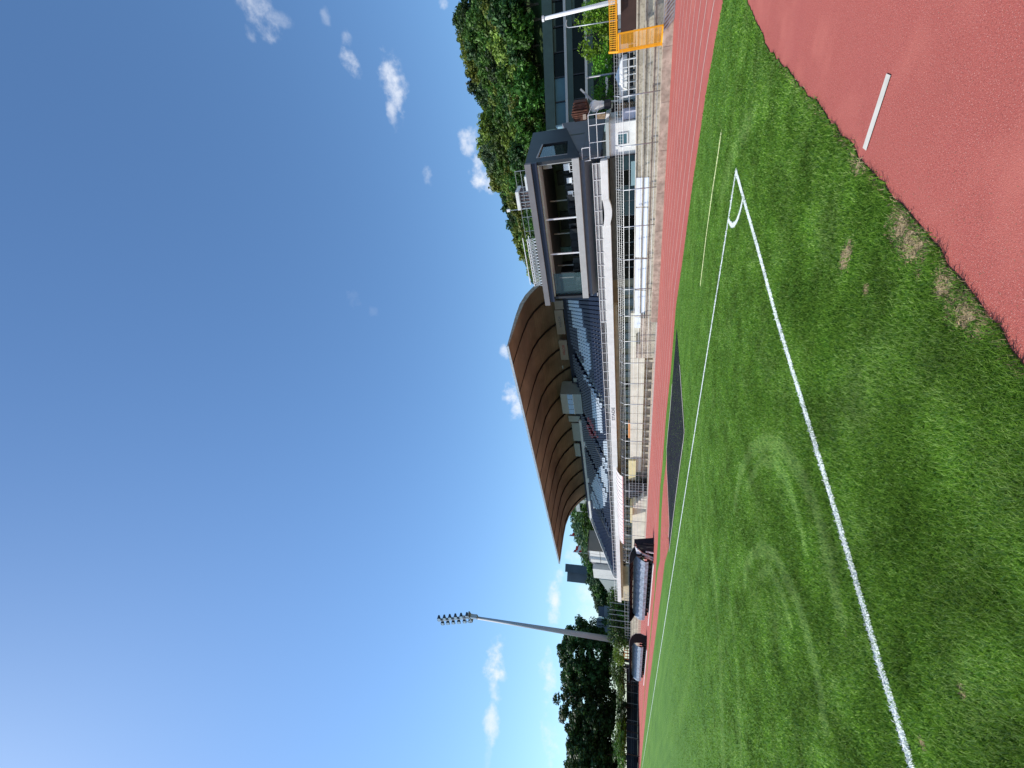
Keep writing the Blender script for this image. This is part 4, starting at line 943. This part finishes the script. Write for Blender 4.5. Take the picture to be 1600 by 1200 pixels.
for i, (Y, X0, X1, D, m, w) in enumerate(((1020, 955, 976, 112, LEAFG, 2.6), (1042, 948, 978, 118, LEAFM, 3.2), (1068, 952, 978, 118, LEAFM, 3.2), (1142, 958, 978, 120, LEAFG, 2.6), (1152, 962, 979, 118, LEAFG, 2.6), (1178, 952, 980, 118, LEAFM, 3.8), (1105, 960, 980, 124, LEAFD, 6), (1130, 958, 980, 124, LEAFD, 5))):
    bush(Y, X0, X1, D, m, ('bright green' if m is LEAFG else 'mid green' if m is LEAFM else 'dark green')+' shrub behind the far fence, '+('right below the floodlight mast', 'under the first big tree', 'between the first and second big tree', 'under the trunk gap of the second big tree', 'low in the gap, smallest of the bright ones', 'under the tree cut by the photo edge', 'in deep shade under the second big tree', 'in deep shade beside the bright ones')[i], i % 3, w=w)
# hedge of ivy with posts, beyond the far terrace
hg = thing('ivy_hedge', 'tall ivy clad hedge with pale posts behind the far terrace', 'hedge', (*atd(975, 960, 110)[:2], 0))
for j, Y in enumerate((935, 945, 955, 965, 975, 985, 995)):
    p = atd(975, Y, 110); o = bpy.data.objects.new('ivy_foliage', sm[j % 3][0].copy()); o.data.materials.append((LEAFM, LEAFD)[j % 2]); COL.objects.link(o); o.parent = hg; o.location = (p[0]-ORG0[hg][0], p[1]-ORG0[hg][1], 1.2); o.scale = (1.15, 1.15, (atd(946, Y, 110)[2]-1.2)/4.4)
for Y in (944, 955, 962, 971, 981): p = atd(975, Y, 106); MB().tube((p[0], p[1], 0), (p[0], p[1], 6), .06).build('post', GALV, hg)
# young trees in front of the glass building
for i, (Y, X0, X1, w) in enumerate(((16, 905, 962, 1.0), (47, 892, 962, 1.35), (92, 918, 962, 1.05), (150, 919, 962, .95))):
    y = 38; p = ony(X1, Y, y); q = ony(X0, Y, y); t = thing('young_tree', ('young tree with fresh green leaves at the photo edge before the glass building', 'tallest young tree with fresh green leaves before the glass building', 'young fresh green tree beside the middle lamp post', 'young fresh green tree beside the brown and white figure')[i], 'tree', (p[0], y, 1.66), 'young trees before the glass building')
    o = bpy.data.objects.new('crown', sm[i % 3][0].copy()); o.data.materials.append(LEAFG); COL.objects.link(o); o.parent = t; o.location = (0, 0, p[2]-1.66); o.scale = (w/2.2, w/2.2, (q[2]-p[2])/4.5); o.rotation_euler = (0, 0, i)
    b = MB(); b.tube((0, 0, 0), (0, 0, q[2]-2.6), .05, 6, .03)
    me2 = bpy.data.meshes.new('trunk'); me2.from_pydata(b.v, [], b.f); me2.materials.append(BARK); me2.update(); e = bpy.data.objects.new('trunk', me2); COL.objects.link(e); e.parent = t
# wooded hill
RIDGE = [(-60, 690), (0, 705), (40, 715), (75, 722), (100, 736), (130, 742), (160, 745), (200, 745), (240, 760), (270, 775), (310, 785), (345, 793), (375, 808), (410, 822), (450, 838), (520, 868), (600, 880), (700, 892), (790, 893), (820, 900), (860, 908), (900, 922), (930, 924), (950, 936), (980, 950)]
def ridgeX(Y): return float(np.interp(Y, [r[0] for r in RIDGE], [r[1] for r in RIDGE]))
def ridgeD(Y): return float(np.interp(Y, [-60, 450, 560, 800, 980], [235, 265, 300, 330, 380]))
hb = MB(); Ys = list(range(-260, 1000, 30)); rows = 10; TRH = 10.5
def hillpt(Y, s):
    D1 = ridgeD(Y); D0 = D1*.42; D = D0+(D1-D0)*s; zr_ = atd(ridgeX(max(Y, -60)), Y, D1)[2]-TRH
    z = max(0, zr_)*(s**.85); d = ray(980, Y); d = d[:2]/np.linalg.norm(d[:2]); return (d[0]*D, d[1]*D, z)
grid = [[hillpt(Y, j/(rows-1)) for j in range(rows)] for Y in Ys]
vs = [p for r_ in grid for p in r_]+[]
hb.add(vs, [(i*rows+j, (i+1)*rows+j, (i+1)*rows+j+1, i*rows+j+1) for i in range(len(Ys)-1) for j in range(rows-1)])
back = [(p[0]*1.6, p[1]*1.6, p[2]) for p in [r_[-1] for r_ in grid]]
hb.add([r_[-1] for r_ in grid]+back, [(i, i+1, len(Ys)+i+1, len(Ys)+i) for i in range(len(Ys)-1)])
hb.build('hill', mat('hill_undergrowth', (.035, .07, .014), .9, .4, .1), kind='structure')
pv = [tree_mesh(s_, 5.6, 11.5, 70, 46, .52) for s_ in (51, 52, 53, 54)]
KN = [('dark green', LEAFD), ('mid green', LEAFM), ('olive green', LEAFY), ('grey green', LEAFB)]
protos = {}
for a in range(4):
    for b_i in range(4):
        pass
g2 = random.Random(12); cnt = 0
def hill_tree(Y, s, k, v, sc, far=False):
    key = (k, v)
    p = hillpt(Y, s); lab = KN[k][0]+(' leafy tree in the wood on the hillside' if not far else ' tree on the far slope behind the grandstand')
    if key not in protos:
        protos[key] = make_tree('tree', lab, pv[v][0], pv[v][1], KN[k][1], 2.0, .3, (0, 0, 0), 'trees of the hillside wood', 4); o = protos[key]
    else: o = copy_tree(protos[key], (0, 0, 0), 0, 1, lab)
    o['label'] = lab; o['group'] = KN[k][0]+(' trees of the hillside wood' if not far else ' trees of the far slope')
    o.location = (p[0], p[1], p[2]-.8); o.scale = (sc, sc, sc*g2.uniform(.82, 1.12)); o.rotation_euler = (0, 0, g2.uniform(0, 6.28))
nrow = 9
for j in range(nrow):
    s = 1-j*.085; step = 13.5/ (1) 
    Y = -32+g2.uniform(0, 8)
    D = ridgeD(0)*(.42+.58*s)
    while Y < 470:
        px = 11.0/ (D) * 690*1.02
        dark = mnoise.noise(Vector((Y*.012, j*.5, 4)))
        k = 2 if dark > .12 else (1 if dark > -.12 else 0)
        if g2.random() < .25: k = g2.choice((0, 1, 2, 3))
        hill_tree(Y+g2.uniform(-6, 6), min(1.0, s+g2.uniform(-.03, .03)), k, g2.randrange(4), g2.uniform(.72, 1.12)*(1 if j else .9)); Y += px*g2.uniform(.52, .7)
for j in range(3):
    Y = 770+j*4
    while Y < 960: hill_tree(Y, 1-.12*j, g2.choice((3, 3, 1)), g2.randrange(4), g2.uniform(.8, 1.15), True); Y += g2.uniform(9, 13)
# a few taller trees behind the grandstand end and at the roof edge
for i, (Y, X0, X1, D, m, w) in enumerate(((815, 895, 935, 130, LEAFB, 9), (800, 902, 935, 120, LEAFM, 7), (832, 898, 925, 150, LEAFB, 9))):
    bush(Y, X0, X1, D, m, 'leafy tree behind the far end of the grandstand, '+('tallest of three', 'right-hand one under the roof', 'nearest the white block')[i], i, 'tree', 'trees behind the grandstand end', w=w)
# ------------------------------------------------------------------ dark far fence following the bend
ff = thing('screen_fence', 'dark screened fence with grey posts round the far bend', 'fence', (-125, 24, 0))
ev = [(ony(1000, 1058, 28.6)[0], 28.6), (-113, 28), (-124.5, 24), (-131.8, 15.8), (-134.5, 6), (-135, -8), (-134, -24)]
ev = dens(ev, 3); SCR = mat('dark_screen_cloth', (.022, .024, .032), .8, .3, .6)
b = MB()
for (a0, a1), (c0, c1) in zip(ev, ev[1:]): b.add([(a0, a1, .15), (c0, c1, .15), (c0, c1, 2.5), (a0, a1, 2.5), (a0-.05, a1+.05, .15), (c0-.05, c1+.05, .15), (c0-.05, c1+.05, 2.5), (a0-.05, a1+.05, 2.5)], [(0, 1, 2, 3), (7, 6, 5, 4), (3, 2, 6, 7)])
b.build('screen_cloth', SCR, ff)
for (a0, a1) in ev: MB().tube((a0+.1, a1-.1, 0), (a0+.1, a1-.1, 3.3), .05, 6).build('post', GALV, ff)
b = MB()
for z in (1.1, 1.5, 2.5, 3.3):
    for p, q in zip(ev, ev[1:]): b.tube((p[0]+.1, p[1]-.1, z), (q[0]+.1, q[1]-.1, z), .025, 5)
b.build('rail', GALV, ff)
sb = thing('blank_signboard', 'white framed signboard on the fence beyond the second dugout', 'sign', (ony(980, 1045, 29)[0], 29, 1.5)); a = ony(985, 1052, 29); c = ony(976, 1037, 29)
MB().box(a[0], c[0], 28.9, 29, a[2], c[2]).build('sign_panel', WHITE, sb); MB().box(a[0]+.4, c[0]-.4, 28.86, 28.9, a[2]+.25, c[2]-.25).build('sign_inset', SILL, sb)
ob = thing('orange_barrier', 'orange railing on the far terrace beside the floodlight mast', 'barrier', (ony(980, 1020, 30)[0], 30, 1.5)); b = MB()
for k in range(5): p = ony(985, 1013+4.5*k, 30); b.bar((p[0], 30, 1.5), (p[0], 30, 3.0), .12)
b.bar((ony(980, 1031, 30)[0], 30, 3.0), (ony(980, 1013, 30)[0], 30, 3.0), .14).bar((ony(980, 1031, 30)[0], 30, 2.3), (ony(980, 1013, 30)[0], 30, 2.3), .12); b.build('rail', ORG, ob)
fr = thing('terrace_railing', 'grey steel railing along the top of the far terrace', 'railing', (ony(980, 980, 31)[0], 31, 1.67)); b = MB()
xa_, xb_ = ony(980, 1012, 31)[0], ony(980, 925, 31)[0]; x = xa_
while x < xb_: b.bar((x, 31, 1.67), (x, 31, 2.75), .06); x += 1.6
for z in (2.75, 2.2): b.bar((xa_, 31, z), (xb_, 31, z), .06)
b.build('rail', GALV, fr)
# ------------------------------------------------------------------ floodlight
fy_ = 31.5; pb0 = ony(975, 1002, fy_); pt = ony(737, 964, fy_)
fl_ = thing('floodlight_mast', 'tall grey tapering floodlight mast with twin columns of lamps', 'floodlight', (pb0[0], fy_, 0))
k = (pt[0]-pb0[0])/(pt[2]-pb0[2]); xb = pb0[0]-k*pb0[2]
MB().tube((xb, fy_, 0), (pt[0], fy_, pt[2]), .68, 20, .3).build('mast', mat('mast_paint', (.40, .42, .45), .6, .05, .3), fl_, smooth=True)
hb0 = pt; hb1 = ony(685, 969, fy_)
MB().bar(hb0, hb1, .55, .4).build('head_frame', GREY, fl_)
MB().box(pt[0]+.3, pt[0]+1.3, fy_-.5, fy_+.3, pt[2]-1.6, pt[2]+.2).build('platform', GALV, fl_)
b = MB(); b.box(pt[0]-1.9, pt[0]+2.1, fy_-.6, fy_+.5, pt[2]+.1, pt[2]+.35)
for xx in (-1.9, 2.1, .9): b.bar((pt[0]+xx, fy_-.6, pt[2]+.3), (pt[0]+xx, fy_-.6, pt[2]+1.5), .1)
b.bar((pt[0]-1.9, fy_-.6, pt[2]+1.5), (pt[0]+2.1, fy_-.6, pt[2]+1.5), .1); b.build('cage', GREY, fl_)
LG = mat('lamp_housing', (.09, .11, .15), .35, .2, 3, metal=.5); LGF = glass('lamp_glass', (.35, .42, .48), .1, .8)
for i in range(6):
    z = hb0[2]+(hb1[2]-hb0[2])*(i+.4)/6; xc = hb0[0]+(hb1[0]-hb0[0])*(i+.4)/6
    MB().bar((xc-2.2, fy_, z), (xc+2.2, fy_, z), .16).build('crossarm', GREY, fl_)
    for j, dx in enumerate((-1.95, -1.1, 1.1, 1.95)):
        l_ = MB().tube((xc+dx, fy_-.5, z+.1-.15*(j % 2)), (xc+dx, fy_+.35, z+.35-.15*(j % 2)), .46, 12, .2).build('lamp', LG, fl_)
        MB().tube((xc+dx, fy_-.55, z+.09-.15*(j % 2)), (xc+dx, fy_-.5, z+.1-.15*(j % 2)), .4, 12).build('lamp_glass', LGF, l_)
# ------------------------------------------------------------------ dugouts
def dugout(Y0, Y1, Xg, lab, y=17.9, hh=2.02, X1=None):
    x1 = ony(Xg, Y0, y)[0]; x0 = ony(X1 or Xg-6, Y1, y)[0]
    t = thing('dugout', lab, 'team shelter', ((x0+x1)/2, y+.6, 0), 'two team shelters beside the track')
    pr = [(y+1.35, .15), (y+1.5, .7), (y+1.42, 1.25), (y+1.1, 1.68), (y+.6, 1.93), (y+.05, hh), (y-.35, hh-.02)]
    b = MB()
    for (a0, a1), (c0, c1) in zip(pr[3:], pr[4:]): b.add([(x0, a0, a1), (x1, a0, a1), (x1, c0, c1), (x0, c0, c1), (x0, a0, a1+.04), (x1, a0, a1+.04), (x1, c0, c1+.04), (x0, c0, c1+.04)], [(0, 1, 2, 3), (7, 6, 5, 4), (0, 3, 7, 4), (1, 5, 6, 2)])
    b.build('hood', BLACK, t)
    b = MB(); n = int((x1-x0)/.5); 
    P2 = [(y+.05, .42), (y+.0, .7), (y+.12, 1.05), (y+.35, 1.38), (y+.75, 1.66)]
    for i in range(n):
        xa_, xb_ = x0+(x1-x0)*i/n, x0+(x1-x0)*(i+1)/n
        for (a0, a1), (c0, c1) in zip(P2, P2[1:]):
            w0 = .05*math.sin(i*2.1+a1*4); w1 = .05*math.sin((i+1)*2.1+a1*4); w2 = .05*math.sin(i*2.1+c1*4); w3 = .05*math.sin((i+1)*2.1+c1*4)
            b.add([(xa_, a0+w0, a1), (xb_, a0+w1, a1), (xb_, c0+w3, c1), (xa_, c0+w2, c1)], [(0, 1, 2, 3)])
    b.build('back_cover', PLEX, t, smooth=True)
    for xe_ in (x0, x1):
        full = [(y-.1, .12)]+[(q, z) for q, z in pr]+[]
        q_ = MB().prism([(xe_, a, z) for a, z in ([(y+.55, .12)]+pr+[(y-.1, 1.75), (y+.42, 1.45)])], (.05, 0, 0)).build('end_panel', BLACK, t)
        rim = MB()
        for (a0, a1), (c0, c1) in zip(pr, pr[1:]): rim.bar((xe_+.06, a0, a1+.03), (xe_+.06, c0, c1+.03), .05)
        rim.build('end_rim', SILL, q_)
    nr_ = int((x1-x0)/1.5)
    for i in range(1, nr_):
        xx = x0+(x1-x0)*i/nr_; b = MB()
        for (a0, a1), (c0, c1) in zip(pr, pr[1:]): b.bar((xx, a0-.04, a1-.03), (xx, c0-.04, c1-.03), .05)
        b.build('frame_rib', BLACK, t)
    MB().box(x0, x1, y+.9, y+1.35, .0, .12).box(x0, x1, y+1.33, y+1.38, .1, .45).build('base_rail', BLACK, t)
    MB().box(x0-.5, x1+.2, y-.3, y-.15, .0, .07).build('front_kerb', WHITE, t)
    ns = int((x1-x0)/.95); sd = MB().box(-.23, .23, -.2, .2, .38, .44).box(-.23, .23, .16, .22, .44, .8).box(-.05, .05, -.05, .05, 0.05, .38)
    me = bpy.data.meshes.new('bench_seat'); me.from_pydata(sd.v, [], sd.f); me.materials.append(BLACKM); me.update()
    for i in range(ns):
        o = bpy.data.objects.new('bench_seat', me); COL.objects.link(o); o.parent = t; o.location = (x0+(x1-x0)*(i+.5)/ns-ORG0[t][0], y+.85-ORG0[t][1], 0)
    return t
dugout(879, 971, 1021, 'nearer and longer black hooded team shelter with grey wrinkled cover', X1=1013)
dugout(1013, 1066, 1009, 'farther and shorter black hooded team shelter with grey cover', y=17.2, hh=2.0, X1=1005)
# covered equipment beside the nearer shelter
eq = thing('equipment_pile', 'pile of hurdles and folded black sheets beside the nearer team shelter', 'sports equipment', (ony(1020, 862, 19)[0], 18.8, 0))
def ep(X, Y, y=18.6): return ony(X, Y, y)
b = MB(); b.prism([ep(1023, 854), ep(1022, 868), ep(1006, 872), ep(991, 856)], (0, .8, 0)); b.build('folded_sheet', BLACKM, eq)
b = MB()
for (a, c) in (((1000, 863), (1022, 872)), ((1004, 866), (1020, 875)), ((996, 858), (1012, 872)), ((1009, 862), (1022, 864))): b.bar(ep(*a, 18.4), ep(*c, 18.4), .1)
b.build('white_bar', WHITEM, eq)
b = MB(); b.prism([ep(1006, 871, 18.5), ep(1019, 877, 18.5), ep(1020, 871, 18.5), ep(1012, 866, 18.5)], (0, .3, 0)); b.build('pink_panel', PINKM, eq)
b = MB(); b.prism([ep(992, 853, 18.5), ep(997, 860, 18.5), ep(1003, 870, 18.5), ep(996, 871, 18.5)], (0, .3, 0)); b.build('white_panel', BOARD, eq)
b = MB()
for i in range(4):
    for j in range(3):
        a = ep(995+j*4, 870+i*2.6, 19.4); c = ep(998+j*4, 872+i*2.6, 19.4); b.bar(a, (c[0], 19.4, a[2]), .05); b.bar(a, (a[0], 19.4, c[2]), .05)
b.build('wire_cage', BLACK, eq)
b = MB(); b.bar(ep(1005, 849), ep(1023, 851), .05).bar(ep(990, 852), ep(1021, 854), .06); b.build('black_pole', BLACK, eq)
# ------------------------------------------------------------------ far left buildings, flags
wb = thing('white_block', 'white panelled block with shaded side painted grey beyond the grandstand end', 'building', (ony(940, 870, 42)[0], 44, 0))
yq = 42; z1 = ony(919, 861, yq)[2]; z0 = ony(937, 861, yq)[2]; zb2 = 3.9
xl = ony(925, 878, yq)[0]; xrr = ony(925, 861, yq)[0]; xl2, xl1 = ony(930, 903, yq)[0], ony(930, 889, yq)[0]
bk_y = 46.5
GS = mat('shade_joint_grey', (.22, .2, .18), .7, .06, .5)  # shade of the side face put into this grey; panel joints share it
MB().box(xl, xrr, yq, bk_y, zb2, z1).build('front_block', WHITE, wb); MB().box(xrr, xrr+.08, yq+.02, bk_y, z0-2, z1+.05).build('shaded_side', GS, wb)
MB().box(xl2, xl1, yq, bk_y, zb2, z1-.5).build('second_block', WHITE, wb); MB().box(xl1, xl, yq+1.2, bk_y, zb2, z1-.2).build('link_wall', STONEG, wb)
b = MB()
for f_ in (.25, .5, .75): b.box(xl+(xrr-xl)*f_-.03, xl+(xrr-xl)*f_+.03, yq-.02, yq, zb2, z1-.1)
b.box(xl, xrr, yq-.02, yq, z0-.05, z0+.05); b.build('panel_joint', GS, wb)
MB().box(xl-.2, xrr+.2, yq-.15, bk_y+.2, z1, z1+.12).build('roof', BLACK, wb)
MB().box(xl1+.5, xl1+1.6, yq+1.17, yq+1.2, z0+.3, z0+1.2).build('window', GLD, wb)
tb = thing('tower_block', 'dark grey high-rise tower far beyond the grandstand end', 'building', atd(915, 898, 620)*np.array([1, 1, 0])); 
def fb(X0, X1, Y0, Y1, D, m, par, nm, dep=20, zmin=None):
    a = atd(X1, Y1, D); c = atd(X1, Y0, D); zt_ = atd(X0, (Y0+Y1)/2, D)[2]; zb_ = 0 if zmin is None else zmin
    A_ = np.array([a[0], a[1]]); C_ = np.array([c[0], c[1]]); d = C_-A_; nn = A_/np.linalg.norm(A_)*dep
    return MB().prism([(*A_, zb_), (*C_, zb_), (*(C_+nn), zb_), (*(A_+nn), zb_)], (0, 0, zt_-zb_)).build(nm, m, par)
fb(883, 916, 884, 897, 620, mat('tower_dark', (.10, .115, .15), .6, .1, .05), tb, 'tower_wing'); fb(886, 916, 897, 912, 640, mat('tower_light', (.19, .20, .23), .7, .1, .05), tb, 'tower_wing')
h1 = thing('slate_roof_house', 'grey house with dark slate roof behind the ivy hedge', 'house', atd(948, 957, 300)*np.array([1, 1, 0])); fb(935, 950, 949, 965, 300, SLATE, h1, 'roof', 12); fb(944, 950, 947, 966, 298, STONEG, h1, 'wall', 12)
h2 = thing('stone_townhouse', 'grey stone townhouse with white dormer left of the slate roof', 'house', atd(948, 978, 290)*np.array([1, 1, 0])); fb(933, 950, 967, 991, 290, STONEG, h2, 'wall', 14); fb(931.5, 933, 966, 992, 289, SLATE, h2, 'roof', 15); fb(935, 943, 964.5, 967, 289, WHITE, h2, 'gable_edge', 4)
b = MB()
for Y in (972, 978, 984):
    for X in (937, 942): a = atd(X, Y, 289.4); b.box(a[0]-.5, a[0]+.5, a[1]-.3, a[1]+.3, a[2]-.8, a[2]+.8)
b.build('window', GLD, h2)
h3 = thing('low_wing', 'pale sloping wing wall between the white block and the hedge', 'building', (ony(955, 915, 45)[0], 45, 0)); a = ony(936, 905, 45); c = ony(958, 936, 45)
MB().prism([(a[0], 45, 3), (c[0], 45, 3), (c[0], 45, c[2]), (a[0], 45, a[2])], (0, 3, 0)).build('wall', SOFFIT, h3)
MB().box(c[0]-8, c[0]-2, 44, 47, 3, c[2]+.8).build('end_block', WHITE, h3)
for i, (X0, X1, Y, wv, lab) in enumerate(((889, 922, 839, False, 'furled red white and blue flag on a tall pole behind the grandstand end'), (895, 922, 864, True, 'red and white striped flag flying left of the furled one'))):
    D = 150; a = atd(X1, Y+1, D); c = atd(X0, Y, D); f_ = thing('flag', lab, 'flag', (a[0], a[1], 0))
    MB().tube((a[0], a[1], 0), (a[0], a[1], c[2]), .12, 8).build('flagpole', WHITEM, f_)
    b = MB(); n = 10; W_ = 1.9 if wv else .9; Hf = 2.4 if wv else 4.2
    for s3, m3 in ((0, 0), (1, 1), (2, 2)):
        b.k = m3
        for q in range(n):
            t0, t1 = q/n, (q+1)/n
            def pt_(t, r): 
                dz = -Hf*r/3-(1.2*t if not wv else 1.0*t); return (a[0]+RT[0]*W_*t+.15*math.sin(9*t), a[1]+RT[1]*W_*t+.25*math.sin(9*t), c[2]-.2+dz)
            b.add([pt_(t0, s3), pt_(t1, s3), pt_(t1, s3+1), pt_(t0, s3+1)], [(0, 1, 2, 3)])
    b.build('cloth', [REDF, WHITEM, BLUEF if not wv else REDF], f_)
# grey glazed end stair under the roof end
st = thing('glazed_stair_tower', 'pale glazed stair tower behind the far end of the roof', 'stair tower', (ony(910, 795, 60)[0], 60, 0)); a = ony(925, 801, 60); c = ony(899, 786, 60)
MB().box(a[0], c[0]+4, 60, 63, 0, c[2]).build('wall', SOFFIT, st); MB().box(a[0]+.5, c[0], 59.9, 60, c[2]-3.4, c[2]-1).build('window', GLD, st)
